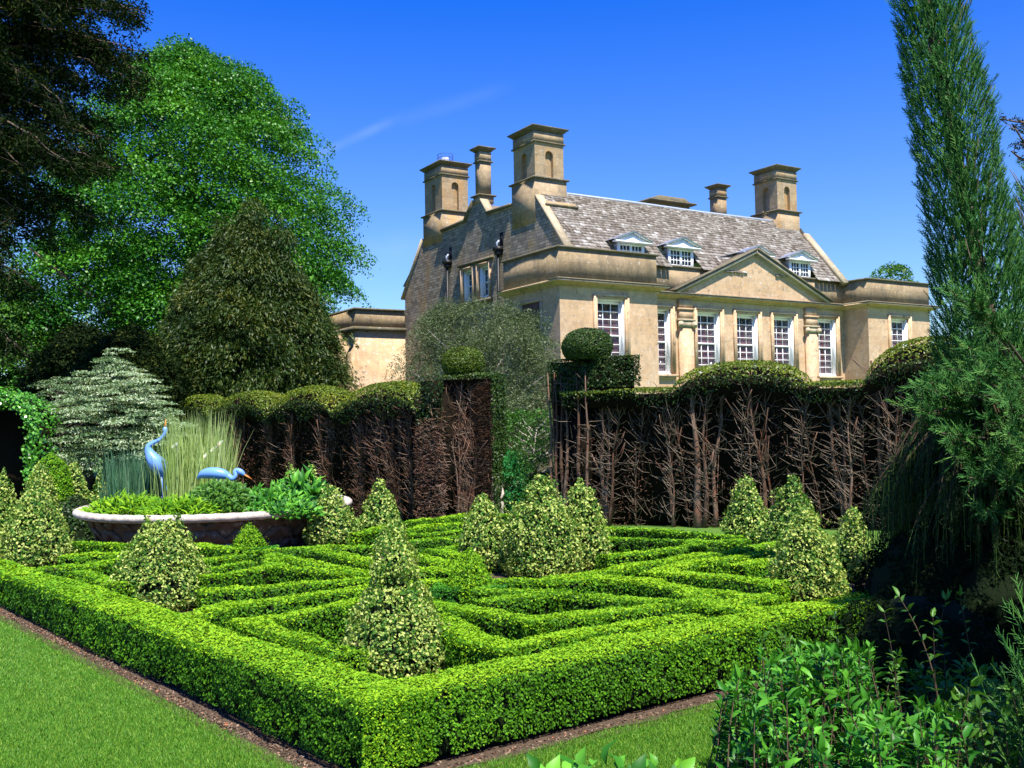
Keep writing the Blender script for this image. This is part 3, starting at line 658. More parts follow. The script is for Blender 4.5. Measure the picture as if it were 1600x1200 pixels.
# main roof, stone slates laid course by course -------------------------------
RE_,RZ=1.55,8.10; RY,RTOP=3.62,10.56; sl_=(RTOP-RZ)/(RY-RE_); ang=math.atan(sl_); dn=np.array([0,math.cos(ang),math.sin(ang)]); nn_=np.array([0,-math.sin(ang),math.cos(ang)])
GX=1.35; RX=15.75
base=np.array([0,RE_-.45,RZ-.45*sl_]); Lr=(RY-RE_+.45)/math.cos(ang)
gs=Geo(); course=0; d_=0
while d_<Lr:
    chh=.20-.085*d_/Lr; x=GX+.2+random.uniform(0,.2)
    while x<RX-.15:
        if d_*math.sin(ang)+base[2]<8.12 and any(abs(x+.1-q)<.78 for q in (4.3,6.78,10.9,13.5)): x+=.2; continue
        w_=random.uniform(.13,.30); x1=min(x+w_,RX-.12); p=base+dn*(d_-.02+random.uniform(-.014,.014)); q_=base+dn*min(d_+chh+.03,Lr); t_=random.uniform(.02,.042); sk=random.uniform(-.012,.012)
        a=p+np.array([x+.006,0,0])+nn_*(.02); b=p+np.array([x1-.006,0,0])+nn_*.02+dn*sk
        c=q_+np.array([x1-.006,0,0])+nn_*.012; e_=q_+np.array([x+.006,0,0])+nn_*.012; up=nn_*t_
        gs.quads([a,b,c,e_,a+up,b+up,c+nn_*.004,e_+nn_*.004],[(4,5,6,7),(0,1,5,4),(0,4,7,3),(1,2,6,5)],np.clip(random.gauss(.5,.24),0,1)); x=x1
    d_+=chh
rf=hb(gs,'roof',SLATE)
gu=Geo(); e0=base; e1=base+dn*Lr
e0=base+dn*1.05; gu.quads([e0+(GX+.1,0,0),e0+(RX-.1,0,0),e1+(RX-.1,0,0),e1+(GX+.1,0,0)],[(0,1,2,3)],.1)
gu.quads([e1+(GX+.1,0,0),e1+(RX-.1,0,0),e1+(RX-.1,2.3,-2.3),e1+(GX+.1,2.3,-2.3)],[(0,1,2,3)],.1); hb(gu,'roof_boarding',SLATE,rf)
gr=Geo(); gr.tube([(2.7,RY,RTOP+.02),(6,RY,RTOP+.03),(10,RY,RTOP+.0),(14.3,RY,RTOP+.03)],.065,8); hb(gr,'ridge_capping',LEAD,rf)
# second and third roof ranges behind
gb=Geo()
for (ya,yb,zt) in ((6.3,9.0,11.0),(9.6,14.4,12.0)):
    ym=(ya+yb)/2+ (0 if ya<7 else 0); zz=zt-.15
    gb.quads([(GX+.1,ya-.3,9.7),(RX-.3,ya-.3,9.7),(RX-.3,ym,min(zz,10.9)),(GX+.1,ym,min(zz,10.9)),(GX+.1,yb+1.1 if ya>9 else yb,8.4 if ya>9 else 9.7),(RX-.3,yb+1.1 if ya>9 else yb,8.4 if ya>9 else 9.7)],[(0,1,2,3),(3,2,5,4)],.3)
# gable wall outline (y,z)
GP=[(1.45,ZB),(1.45,7.9),(3.44,10.27),(3.45,10.25),(5.09,10.25),(7.03,10.30),(7.62,11.02),(8.12,11.05),(8.88,10.34),(11.08,10.28),(12.93,10.30),(13.03,10.25),(15.30,7.75),(15.05,7.72),(15.05,ZB)]
WG=[(6.95,7.80,6.90,8.22),(8.33,9.18,6.90,8.22)]
g=Geo()
def topz(y):
    P=[p for p in GP[1:-1]]
    for (a,za),(b,zb_) in zip(P,P[1:]):
        if a<=y<=b: return za+(zb_-za)*(y-a)/(b-a+1e-9)
    return 7.72
ys=sorted({1.45,15.05,*[p[0] for p in GP[1:-1] if p[0]<=15.05],6.95,7.80,8.33,9.18}); 
for a,b in zip(ys,ys[1:]):
    zb2=[(ZB,topz(a+1e-6),topz(b-1e-6))]; m_=(a+b)/2; o=[w for w in WG if w[0]<m_<w[1]]
    if o: g.quads([(GX,b,ZB),(GX,a,ZB),(GX,a,6.9),(GX,b,6.9)],[(0,1,2,3)]); lo=8.22
    else: lo=ZB
    g.quads([(GX,b,lo),(GX,a,lo),(GX,a,topz(a+1e-6)),(GX,b,topz(b-1e-6))],[(0,1,2,3)])
g.quads([(GX,15.05,ZB),(GX,15.05,7.7),(GX+6,15.05,7.7),(GX+6,15.05,ZB)],[(0,1,2,3)])
hb(g,'gable_wall',RUB)
for w in WG: sash(w[0],w[1],w[2],w[3],GX,rows=4,axis='y',curtain=False,arch=True,sill=False,arw=.12)
g=Geo(); g.box(GX-.12,GX+.02,6.6,9.5,8.42,8.52); g.box(GX-.15,GX+.02,6.7,9.4,6.72,6.84); hb(g,'window_hood',COP)
# gable copings
def cop(g,a,b,w0=-.12,w1=.32,t=.09):
    (ya,za),(yb,zb_)=a,b; d=nrm(np.array([yb-ya,zb_-za])); n_=np.array([-d[1],d[0]]); n_=n_ if n_[1]>0 else -n_; a_=np.array(a);b_=np.array(b)
    g.prism([a_,b_,b_+n_*t,a_+n_*t],lambda x,p:(x,p[0],p[1]),GX+w0,GX+w1)
g=Geo()
for a,b in (((1.42,7.88),(3.44,10.29)),((7.03,10.3),(7.6,11.0)),((13.04,10.26),(15.35,7.73))): cop(g,a,b,w0=-.06 if a[0]>2 else -.04)
hb(g,'pale_gable_coping',LCOP)
g=Geo()
for a,b in (((5.1,10.26),(7.03,10.3)),((8.13,11.04),(8.88,10.345)),((8.88,10.35),(11.07,10.29))): cop(g,a,b)
hb(g,'mossy_gable_coping',COP)
g=Geo(); a,b=(1.0,7.45),(3.1,9.95)
cp=[np.array(a),np.array(b)]; 
d=nrm(cp[1]-cp[0]); n_=np.array([-d[1],d[0]]); g.prism([cp[0],cp[1],cp[1]+n_*.16,cp[0]+n_*.16],lambda x,p:(x,p[0],p[1]),RX-.15,RX+.2); hb(g,'right_verge_coping',LCOP)
g=Geo(); g.quads([(RX+.1,1.0,7.4),(RX+.1,3.4,10.4),(RX+.1,5.2,10.3),(RX+.1,9,7.4)],[(0,1,2,3)]); hb(g,'right_gable_wall',RUB)
# chimneys -----------------------------------------------------------
def niche_panel(g,axis,c0,c1,z0,z1,w,pl,dirn):
    """face of a stack with a round-headed recess; axis 'x': face spans x c0..c1 in plane y=pl (faces -y); 'y': spans y in plane x=pl (faces -x)"""
    m=(c0+c1)/2; l,r=m-w/2,m+w/2; zs=z0+.25*0+.05; za=z1-.28-w/2; dp=.16; n=8
    f=(lambda c,d,z:(c,pl+d,z)) if axis=='x' else (lambda c,d,z:(pl+d,c,z))
    arc=[(m-w/2*math.cos(math.pi*k/n),za+w/2*math.sin(math.pi*k/n)) for k in range(n+1)]
    rot=(lambda q:q) if axis=='x' else (lambda q:[(a[3],a[2],a[1],a[0]) for a in q])
    def Q(pts): g.quads([f(*p) for p in pts],rot([(0,1,2,3)]))
    Q([(c0,0,z0),(l,0,z0),(l,0,z1),(c0,0,z1)]); Q([(r,0,z0),(c1,0,z0),(c1,0,z1),(r,0,z1)])
    Q([(l,0,z0),(r,0,z0),(r,0,zs),(l,0,zs)])
    for (a,za_),(b,zb_) in zip(arc,arc[1:]): Q([(a,0,za_),(b,0,zb_),(b,0,z1),(a,0,z1)]); Q([(a,0,za_),(a,dp,za_),(b,dp,zb_),(b,0,zb_)])
    for (a,za_),(b,zb_) in zip(arc,arc[1:]): Q([(a,dp,zs),(b,dp,zs),(b,dp,zb_),(a,dp,za_)])
    Q([(l,0,zs),(l,dp,zs),(l,dp,za),(l,0,za)]); Q([(r,dp,zs),(r,0,zs),(r,0,za),(r,dp,za)]); Q([(l,0,zs),(r,0,zs),(r,dp,zs),(l,dp,zs)])
def chimney(x0,x1,y0,y1,zb_,zs,zt,name='chimney',niche=.36):
    g=Geo(); i=.07
    g.box(x0,x1,y0,y1,zb_,zs); X0,X1,Y0,Y1=x0+i,x1-i,y0+i,y1-i; z0,z1=zs+.06,zt-.62
    if niche:
        niche_panel(g,'x',X0,X1,z0,z1,niche,Y0,1); niche_panel(g,'y',Y0,Y1,z0,z1,niche*1.15,X0,1)
        g.quads([(X1,Y0,z0),(X1,Y1,z0),(X1,Y1,z1),(X1,Y0,z1),(X0,Y1,z0),(X0,Y1,z1)],[(0,1,2,3),(1,4,5,2)])
    else: g.box(X0,X1,Y0,Y1,z0,z1)
    g.box(X0-.015,X1+.015,Y0-.015,Y1+.015,z1+.055,zt-.2)
    c=hb(g,name,CHI)
    s_=Geo(); s_.box(x0-.09,x1+.09,y0-.09,y1+.09,zs+.002,zs+.058); s_.box(X0-.07,X1+.07,Y0-.07,Y1+.07,z1+.002,z1+.053)
    # flared cap
    R=[]
    for o_,z in ((-.04,zt-.198),(.03,zt-.16),(.07,zt-.11),(.16,zt-.05),(.18,zt),(-.3,zt+.03)):
        R.append([(X0-o_,Y0-o_,z),(X1+o_,Y0-o_,z),(X1+o_,Y1+o_,z),(X0-o_,Y1+o_,z)])
    s_.grid(np.array(R),closed=True); s_.quads(R[-1],[(0,1,2,3)]); hb(s_,'string_course_and_cap',COP,c)
    return c
c2=chimney(1.33,2.80,3.43,5.09,9.3,11.0,13.03)
g=Geo(); g.box(1.6,2.9,2.98,3.5,9.35,10.04); hb(g,'chimney_foot',CHI,c2)
g=Geo(); g.box(1.5,3.0,2.92,3.35,9.88,9.95); hb(g,'foot_ledge',COP,c2)
c1=chimney(1.33,2.80,11.06,12.93,9.9,11.25,13.53)
g=Geo(); g.tube([(2.0,11.9,13.5),(2.0,11.9,13.92)],[.2,.17],12); hb(g,'chimney_pot',LEAD,c1)
g=Geo()
for ph in np.linspace(0,6.283,13)[:-1]:
    g.twigs([(2.0+.36*math.cos(ph),11.9+.36*math.sin(ph),13.55)],[(2.0+.36*math.cos(ph),11.9+.36*math.sin(ph),14.05)],.012,.012)
for z in (13.62,13.75,13.9,14.05):
    th=np.linspace(0,6.283,17); P=np.stack([2.0+.36*np.cos(th),11.9+.36*np.sin(th),th*0+z],1); g.twigs(P[:-1],P[1:],.012,.012)
hb(g,'bird_guard_cage',plain('blue_painted_wire',(.08,.12,.5),.5,.3),c1)
chimney(1.33,1.98,7.58,8.16,10.9,11.2,13.27,niche=0)
chimney(14.28,15.68,3.28,4.78,9.3,11.02,13.1)
chimney(14.25,14.95,7.0,7.7,10.0,11.3,13.05,niche=0)
g=Geo(); g.box(10.0,12.3,6.9,8.2,10,11.75); cc=hb(g,'chimney',CHI); g=Geo(); g.box(9.75,12.55,6.65,8.45,11.752,11.83); g.prism([(9.9,11.833),(12.4,11.833),(12.0,12.05),(10.4,12.05)],lambda y,p:(p[0],y,p[1]),6.85,8.3); hb(g,'stepped_cap',COP,cc)
hb(gb,'rear_roof',SLATE)
# dormers ------------------------------------------------------------
def dormer(xc):
    y=1.42; w=.64; g=Geo(); z0,z1=7.45,8.37
    # front frame
    def fb(a,b,c,d,y0=0,y1=.08): g.box(xc+a,xc+b,y+y0,y+y1,c,d)
    fb(-w,-w+.12,z0,z1); fb(w-.12,w,z0,z1); fb(-w+.12,w-.12,z1-.08,z1); fb(-w+.12,w-.12,z0,z0+.1); fb(-.05,.05,z0+.1,z1-.08)
    for s_ in (-1,1):
        a0,a1=(-w+.12,-.05) if s_<0 else (.05,w-.12); 
        for k in (1,2): xx=a0+(a1-a0)*k/3; fb(xx-.014,xx+.014,z0+.1,z1-.08,.02,.06)
        for k in (1,2,3): zz=z0+.1+(z1-z0-.18)*k/4; fb(a0,a1,zz-.014,zz+.014,.022,.058)
    d=hb(g,'dormer',WHITE)
    g=Geo(); g.box(xc-w+.1,xc+w-.1,y+.065,y+.07,z0+.05,z1-.1); hb(g,'dormer_glass',GLASS,d)
    g=Geo(); g.quads([(xc-w+.01,y+.08,z0),(xc-w+.01,y+.08,z1),(xc-w+.01,y+1.2,z1),(xc-w+.01,y+1.2,z0)],[(0,1,2,3)]); g.quads([(xc+w-.01,y+.08,z0),(xc+w-.01,y+.08,z1),(xc+w-.01,y+1.2,z1),(xc+w-.01,y+1.2,z0)],[(3,2,1,0)]); hb(g,'dormer_cheek',LEAD,d)
    g=Geo(); g.box(xc-w+.12,xc+w-.12,y+.5,y+.55,z0,z1); hb(g,'dormer_room_shade',ROOM,d)
    g=Geo(); e=w+.24; zt=z1+.36; y0_=y-.2
    g.prism([(xc-e,z1+.003),(xc+e,z1+.003),(xc+e,z1+.06),(xc,zt+.02),(xc-e,z1+.06)],lambda yy,p:(p[0],yy,p[1]),y0_+.09,y+.0)
    g.box(xc-e,xc+e,y0_,y0_+.088,z1+.004,z1+.062)
    for sx in (-1,1):
        a=np.array([xc+sx*e,z1+.062]); b=np.array([xc,zt+.03]); dd=nrm(b-a); n2=np.array([-dd[1],dd[0]]); n2=n2 if n2[1]>0 else -n2
        g.prism([a,b,b+n2*.055,a+n2*.055],lambda yy,p:(p[0],yy,p[1]),y0_,y0_+.087)
    hb(g,'dormer_pediment',WHITE,d)
    g=Geo()
    for sx in (-1,1):
        g.quads([(xc+sx*(e+.05),y0_-.03,z1+.10),(xc,y0_-.03,zt+.10),(xc,y+1.15,zt+.10),(xc+sx*(e+.05),y+.75,z1+.10),(xc+sx*(e+.05),y0_-.03,z1+.08),(xc,y0_-.03,zt+.07)],[(0,1,2,3),(0,1,5,4)])
    hb(g,'dormer_lead_roof',LEAD,d)
for xc in (4.3,6.78,10.9,13.5): dormer(xc)
# drainpipes on the gable
for yc,zt in ((10.36,8.72),(6.0,8.6)):
    g=Geo(); g.tube([(GX-.16,yc,zt),(GX-.16,yc,4.0)],.06,8); p=hb(g,'drainpipe',IRON)
    g=Geo(); g.box(GX-.30,GX-.0,yc-.18,yc+.18,zt,zt+.16); g.box(GX-.26,GX-.0,yc-.13,yc+.13,zt-.16,zt-.003); hb(g,'hopper',IRON,p)
    g=Geo(); g.box(GX-.012,GX-.002,yc-.17,yc+.07,zt+.2,zt+.75); hb(g,'wall_slot',ROOM,p)
    g=Geo(); g.tube([(GX-.1,yc+.12,zt+.12),(GX-.1,yc+.16,zt+.35),(GX-.02,yc+.1,zt+.45)],.05,6); hb(g,'lead_spout',LEAD,p)
# blind panel on the left return of the wing
g=Geo(); g.box(-.05,.01,1.05,1.17,3.4,5.95); g.box(-.05,.01,2.35,2.47,3.4,5.95); g.box(-.05,.011,1.05,2.47,5.953,6.07); hb(g,'blind_window_surround',ASH)
g=Geo(); g.box(-.012,.01,1.17,2.35,3.4,5.95); hb(g,'blind_window_panel',plain('brown_panel',(.16,.085,.05),.9,.1,6,.4))
# lower string on return + rear service wing
g=Geo(); y=15.1; x0=-1.2
g.box(x0,3.0,y,y+6,ZB,6.15); sw=hb(g,'service_wing',ASH)
g=Geo(); g.box(x0+.02,3.,y+.02,y+5.9,6.32,7.12); hb(g,'service_parapet',WEA,sw)
g=Geo(); g.box(x0-.2,1.34,y-.2,y+6,6.153,6.317); g.box(x0-.1,1.34,y-.1,y+6,7.123,7.21); g.box(1.343,3.,y+.01,y+5.8,6.153,6.317); hb(g,'service_coping',COP,sw)
g=Geo(); 
for yy in (y+.25,y+2.2): g.prism([(x0-.55,ZB),(x0-.002,ZB),(x0-.002,5.4),(x0-.2,5.0),(x0-.3,3.2),(x0-.42,3.0)],lambda t,p:(p[0],t,p[1]),yy,yy+.5)
hb(g,'buttress',WEA,sw)
# ------------------------------------------------------------------ clipped yew walls, cut back to bare wood on this side
def dome_top(doms,zt):
    def f(s):
        z=zt
        for c,w,h in doms:
            t=np.abs(s-c)/w; z=np.maximum(z,np.where(t<1,zt+(h-zt)*np.sqrt(np.clip(1-t**2.1,0,1)),-9))
        return z
    return f
def bare_hedge(name,A,B,depth,topf,trunks,label,cat='hedge',group=None,ntw=900,leaf=.07,side=None,seed=1,fringe=.35,topmat=YEWTOP,endL=False,endR=False,basez=None,brown=.5,backz=None,scat=1500):
    """A->B front line left to right on the ground; the wall runs away from the camera by depth."""
    A=np.array(A[:2]);B=np.array(B[:2]);L=np.linalg.norm(B-A);a=(B-A)/L;n=np.array([a[1],-a[0]])   # n = out towards the garden
    o=empty(name,(*A,gz(*A)),0,label,cat,group)
    def W3(s,d,z): s=np.asarray(s,float);d=np.asarray(d,float); xy=A+a*s[...,None]-n*d[...,None]; return np.concatenate([xy,np.asarray(z,float)[...,None]],-1)
    def ZT(s,d):
        t_=np.clip(np.minimum(d,depth-d)/(depth*.45),0,1); h_=topf(s)
        if basez is None: return h_
        return basez+(h_-basez)*(.45+.55*np.sqrt(np.clip(1-(1-t_)**2,0,1)))
    # solid dark inner mass
    g=Geo(); m=max(3,int(L/.25)); s=np.linspace(0.04,L-.04,m); zt=ZT(s,s*0)-.12
    f0=.62+.16*noise(np.stack([s,s*0,s*0],1),3,seed)
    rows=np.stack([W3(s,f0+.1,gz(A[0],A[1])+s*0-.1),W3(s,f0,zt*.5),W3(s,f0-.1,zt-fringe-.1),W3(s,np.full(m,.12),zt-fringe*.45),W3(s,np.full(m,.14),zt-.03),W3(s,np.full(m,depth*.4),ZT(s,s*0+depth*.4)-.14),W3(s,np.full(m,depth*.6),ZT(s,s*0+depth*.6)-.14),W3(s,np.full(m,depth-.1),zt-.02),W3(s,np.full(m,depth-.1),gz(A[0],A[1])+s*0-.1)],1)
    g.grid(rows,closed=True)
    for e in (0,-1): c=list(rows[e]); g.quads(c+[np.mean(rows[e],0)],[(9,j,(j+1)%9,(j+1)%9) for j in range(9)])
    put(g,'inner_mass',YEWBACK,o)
    # foliage: top skin
    g=Geo(); N=int(L*depth/(.3*leaf*leaf)*1.6); s=rng.uniform(0,L,N); d=rng.uniform(0,depth,N); e=.03
    sl_=(topf(s+e)-topf(s-e))/(2*e); q=np.clip(np.minimum(d,depth-d)/.25,0,1); rz=.10*(1-np.sqrt(1-(1-q)**2+1e-6))
    z=ZT(s,d)-rz-rng.exponential(.02,N); sd_=(ZT(s,d+e)-ZT(s,d-e))/(2*e); P=W3(s,d,z); P[:,2]+=.022*noise(P,6,seed)+.012*noise(P,19,seed)
    Nn=np.concatenate([a*(-sl_[:,None])+n*sd_[:,None]+n*((1-q)*np.where(d<depth/2,1,-1))[:,None]*.8,np.ones((N,1))],1)
    kp=noise(P,22,seed+3)>-.8
    g.leaves(P[kp],Nn[kp],leaf,.45,.8,np.clip(rng.normal(.5,.22,kp.sum())+.25*noise(P[kp],1.1,seed+4),0,1),up=.3)
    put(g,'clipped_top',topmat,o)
    # green/brown fringe hanging at the upper front edge + scattered inner tufts
    g=Geo(); N=int(L*fringe/(.3*leaf*leaf)*1.3); s=rng.uniform(0,L,N); t=rng.uniform(0,1,N)**1.5
    z=ZT(s,s*0)-.05-t*fringe*(1+.5*noise(np.stack([s,s*0,s*0],1),5,seed+8)); P=W3(s,rng.exponential(.05,N)+t*.15-.02,z)
    g.leaves(P,np.broadcast_to(np.array([*n,.3]),P.shape),leaf*.95,.4,.8,up=-.2)
    # back and (optionally) end faces stay leafy
    faces=[]
    if endL: faces.append((0,-a)); 
    if endR: faces.append((L,a))
    for s0,nn in faces:
        H_=float(topf(np.array([min(max(s0,.05),L-.05)]))[0])-float(gz(*A)); N=int(H_*depth/(.3*leaf*leaf)*1.5)
        P=W3(np.full(N,s0)+np.sign(s0-.1)*-.0,rng.uniform(0,depth,N),float(gz(*A))+rng.uniform(0.05,H_-.03,N)); P[:,:2]-=nn*rng.exponential(.03,N)[:,None]
        P[:,:2]+=nn*(.03*noise(P,7,2))[:,None]
        g.leaves(P,np.broadcast_to(np.array([*nn,.2]),P.shape),leaf,.5,.8,np.clip(rng.normal(.45,.25,N),0,1),up=.3)
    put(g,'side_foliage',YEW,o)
    g=Geo(); N=scat; s=rng.uniform(0,L,N); P=W3(s,rng.uniform(.2,.6,N),gz(*A)+rng.uniform(0,1,N)*(ZT(s,s*0)-gz(*A)-.2)); kp=noise(P,2.6,seed+6)>.0; P=P[kp]
    g.leaves(P,np.broadcast_to(np.array([*n,.3]),P.shape),leaf*1.0,.35,1.); put(g,'brown_inner_needles',YEWDEAD,o)
    # trunks: several stems fanning upwards
    axes=[]
    for (sx,r,lean,nst) in trunks:
        g=Geo(); zb_=float(gz(*(A+a*sx))); zt_=float(ZT(np.array([np.clip(sx,0.05,L-.05)]),np.array([.3]))[0])-.15
        for k in range(nst):
            off=(k-(nst-1)/2)*r*1.1; hgt=zt_-zb_-random.uniform(0,.35)*(k>0); m=9; tt=np.linspace(0,1,m)
            sp=sx+off+ (lean+(k-(nst-1)/2)*.16)*tt**1.3*hgt*.35+.04*np.sin(tt*9+k*2+sx); dp=.34+.1*np.sin(k*2.1+sx)+.0*tt+.03*np.sin(tt*7+k)
            P=W3(np.clip(sp,.08,L-.08),dp,zb_-.05+hgt*tt)
            rad=r*(.42+.35*(k==0))*(1-.72*tt)*(1+.35*np.exp(-tt*9)); g.tube(P,rad,7,random.uniform(.3,.8),wob=.12); axes.append((P,rad))
            # forks near the top
            for q_ in range(3):
                i=random.randint(3,m-2); b=P[i]; e_=b+np.array([*(a*random.uniform(-.45,.45)+n*random.uniform(-.05,.2)),random.uniform(.45,.95)]); e_[2]=min(e_[2],zt_+.0)
                mid=(b+e_)/2+np.array([*(a*random.uniform(-.08,.08)),0]); g.tube([b,mid,e_],[rad[i]*.6,rad[i]*.42,.008],5,random.uniform(.3,.9))
        put(g,'trunk',REDBARK,o)
    # bare side twigs reaching out of the dark
    g=Geo(); As=[];Bs=[];Cs=[]
    ax=[p for p in axes]
    for k in range(ntw):
        if ax and random.random()<.75:
            P,rad=random.choice(ax); i=random.randint(0,len(P)-2); b=P[i]+(P[i+1]-P[i])*random.random()
        else:
            s=random.uniform(0,L); b=W3(np.array(s),np.array(random.uniform(.35,.6)),np.array(float(gz(*A))+random.uniform(.05,1)*(float(topf(np.array([s]))[0])-float(gz(*A))-.2)))
        l=random.uniform(.12,.55); di=nrm(np.array([*(a*random.gauss(0,.75)+n*random.uniform(.1,.75)),random.gauss(.45,.35)])); 
        m_=b+di*l*.5; di2=nrm(di+np.array([*(a*random.gauss(0,.25)),random.uniform(.0,.5)])); e_=m_+di2*l*.55
        sA=(e_[:2]-A)@a; dA=-(e_[:2]-A)@n
        if sA<.02 or sA>L-.02 or dA<-.05 or e_[2]>float(ZT(np.array([sA]),np.array([0.]))[0])-.1: continue
        As+= [b,m_]; Bs+= [m_,e_]; Cs+= [(.0085,.007),(.007,.0035)]
    C_=np.array(Cs); tt=np.repeat(rng.uniform(0,1,len(As)//2),2); g.twigs(As,Bs,C_[:,0],C_[:,1],tt)
    put(g,'bare_twigs',REDBARK if brown>.7 else GREYTWIG,o)
    return o,W3
def ball(o,c,rx,rz,name='clipped_ball',mat=YEWTOP,leaf=.05,flat=.0,seed=3,cover=3.0,tm=.22):
    zz=np.linspace(-1,1,13); pr=[(rz+rz*math.sin(t*math.pi/2),max(.01,rx*math.cos(t*math.pi/2)**.8)) for t in zz if t>-.6]
    pr=[(z-pr[0][0],r) for z,r in pr]; gl,gc=Geo(),Geo(); revleaf(gl,c,pr,leaf,cover,bump=.02,seed=seed,tintm=tm,tints=.22,asp=.5,holes=-.8); revcore(gc,c,pr,.05)
    f=put(gl,name,mat,o); put(gc,'ball_core',YEWBACK,o); return f
# right-hand wall
PA=np.array([1.15,23.08,0]); PB=np.array([10.2,17.4,0]); Lw=np.linalg.norm(PB[:2]-PA[:2]); aw=(PB[:2]-PA[:2])/Lw
def s_of(px,A_=PA[:2],a_=aw):   # distance along the wall seen at photo column px
    r=ray(px,650); M_=np.array([[r[0],-a_[0]],[r[1],-a_[1]]]); return float(np.linalg.solve(M_,A_)[1])
def z_of(px,py,A_=PA[:2],a_=aw): s=s_of(px,A_,a_); return float(at(px,py,(A_+a_*s)[1])[2])
sa=s_of
zt=z_of(1000,604); zt2=z_of(1300,596)
topR=dome_top([((sa(1050)+sa(1250))/2,(sa(1250)-sa(1050))/2,z_of(1150,562)),((sa(1352)+sa(1560))/2,(sa(1560)-sa(1352))/2,z_of(1450,522))],(zt+zt2)/2)
bare_hedge('yew_wall',PA,PB,1.3,topR,[(sa(935),.10,.15,3),(sa(1040),.05,-.1,2),(sa(1090),.13,.1,3),(sa(1190),.07,-.2,2),(sa(1312),.085,-.1,3),(sa(1385),.09,.1,4),(sa(1160),.03,.1,1),(sa(1440),.05,-.1,2),(sa(975),.022,.3,1),(sa(1065),.022,-.4,1),(sa(1140),.022,.3,1),(sa(1240),.028,.2,1),(sa(1270),.02,-.3,1),(sa(1350),.025,-.2,1),(sa(1410),.035,.2,1)],
  'long clipped yew wall at right with two domed tops and bare brown trunks',ntw=2600,seed=21,brown=.2,scat=9000,basez=(zt+zt2)/2)
# block with ball at the left end of that wall
BAs=np.array([1.02,23.9]); BBs=np.array([1.92,22.9]); 
bz=float(at(918,603,23)[2]); bz0=float(at(930,562,23)[2])
o=empty('topiary_block',(1.95,23.4,gz(1.95,23.4)),0,'square clipped yew block under a round ball, left end of the right hand wall','topiary','square yew blocks carrying a ball')
g=Geo();gc=Geo()
p0=np.array([.86,24.05]); p1=np.array([1.82,22.75]); p2=p1+aw*1.38*np.array([1,1]); p3=p0+aw*1.38
top=float(at(900,560,23)[2]); low=float(at(960,600,22.5)[2])-.05
gc.prism([p0+(p2-p0)*.06,p1+(p3-p1)*.06,p2+(p0-p2)*.06,p3+(p1-p3)*.06],lambda z,p:(p[0],p[1],z),low-.5,top-.06)
gb0=float(gz(*p0)); gc.prism([p0+(p2-p0)*.08,p1+(p3-p1)*.25,p3+(p1-p3)*.5],lambda z,p:(p[0],p[1],z),gb0,low-.3)
def facel(q0,q1,z0,z1,leaf=.06,cov=1.7,tm=.45):
    d=q1-q0; l=np.linalg.norm(d); n=np.array([d[1],-d[0]])/l; N=int(l*(z1-z0)/(.3*leaf*leaf)*cov); P=np.concatenate([q0+d*rng.uniform(0,1,N)[:,None]-n*rng.exponential(.02,N)[:,None],rng.uniform(z0,z1,N)[:,None]],1)
    P[:,:2]+=n*(.03*noise(P,6,4)+.015*noise(P,18,5))[:,None]; kp=noise(P,16,6)>-.75; P=P[kp]
    g.leaves(P,np.broadcast_to(np.array([*n,.25]),P.shape),leaf,.5,.8,np.clip(rng.normal(tm,.22,len(P)),0,1),up=.3)
facel(p0,p1,low-.35,top); facel(p1,p2,low-.02,top); facel(p2,p3,low,top)
u=rng.uniform(0,1,(2200,2)); P=p1+(p0-p1)*u[:,:1]+(p2-p1)*u[:,1:]; P=np.concatenate([P,np.full((len(P),1),top)],1); P[:,2]+=.02*noise(P,7,3); g.leaves(P,np.broadcast_to(np.array([0,0,1.]),P.shape),.06,.5,.8,np.clip(rng.normal(.75,.2,len(P)),0,1))
put(g,'clipped_block',YEW,o); put(gc,'block_core',YEWBACK,o)
c=(p0+p1+p2+p3)/4; rb=40*23.4/F; ball(o,(c[0]-.08,c[1],top-.05),rb,float(at(926,510,23.4)[2])*.5-top*.5+.06,seed=8,mat=YEW,tm=.6)
# the bare left face of the block: stems and twigs under it
g=Geo(); As=[];Bs=[]
for k in range(9):
    t=random.uniform(.05,.95); b=p0+(p1-p0)*t; zb_=float(gz(*b)); lean=random.uniform(-.15,.15); P=[(b[0]+lean*j/5+.03*math.sin(j*2+k),b[1]-.02*j,zb_+(top-zb_-.3)*j/5) for j in range(6)]; g.tube(P,np.linspace(random.uniform(.03,.07),.012,6),6,random.uniform(.2,.7),wob=.1)
put(g,'trunk',REDBARK,o)
g=Geo()
for k in range(260):
    t=random.uniform(-.05,1.05); b=p0+(p1-p0)*t; z_=random.uniform(gb0+.1,low+.2); q_=np.array([b[0],b[1],z_]); d_=nrm(np.array([random.gauss(-.1,.6),random.uniform(-.8,0),random.gauss(.3,.3)])); As.append(q_);Bs.append(q_+d_*random.uniform(.1,.4))
g.twigs(As,Bs,.009,.004); put(g,'bare_twigs',GREYTWIG,o)
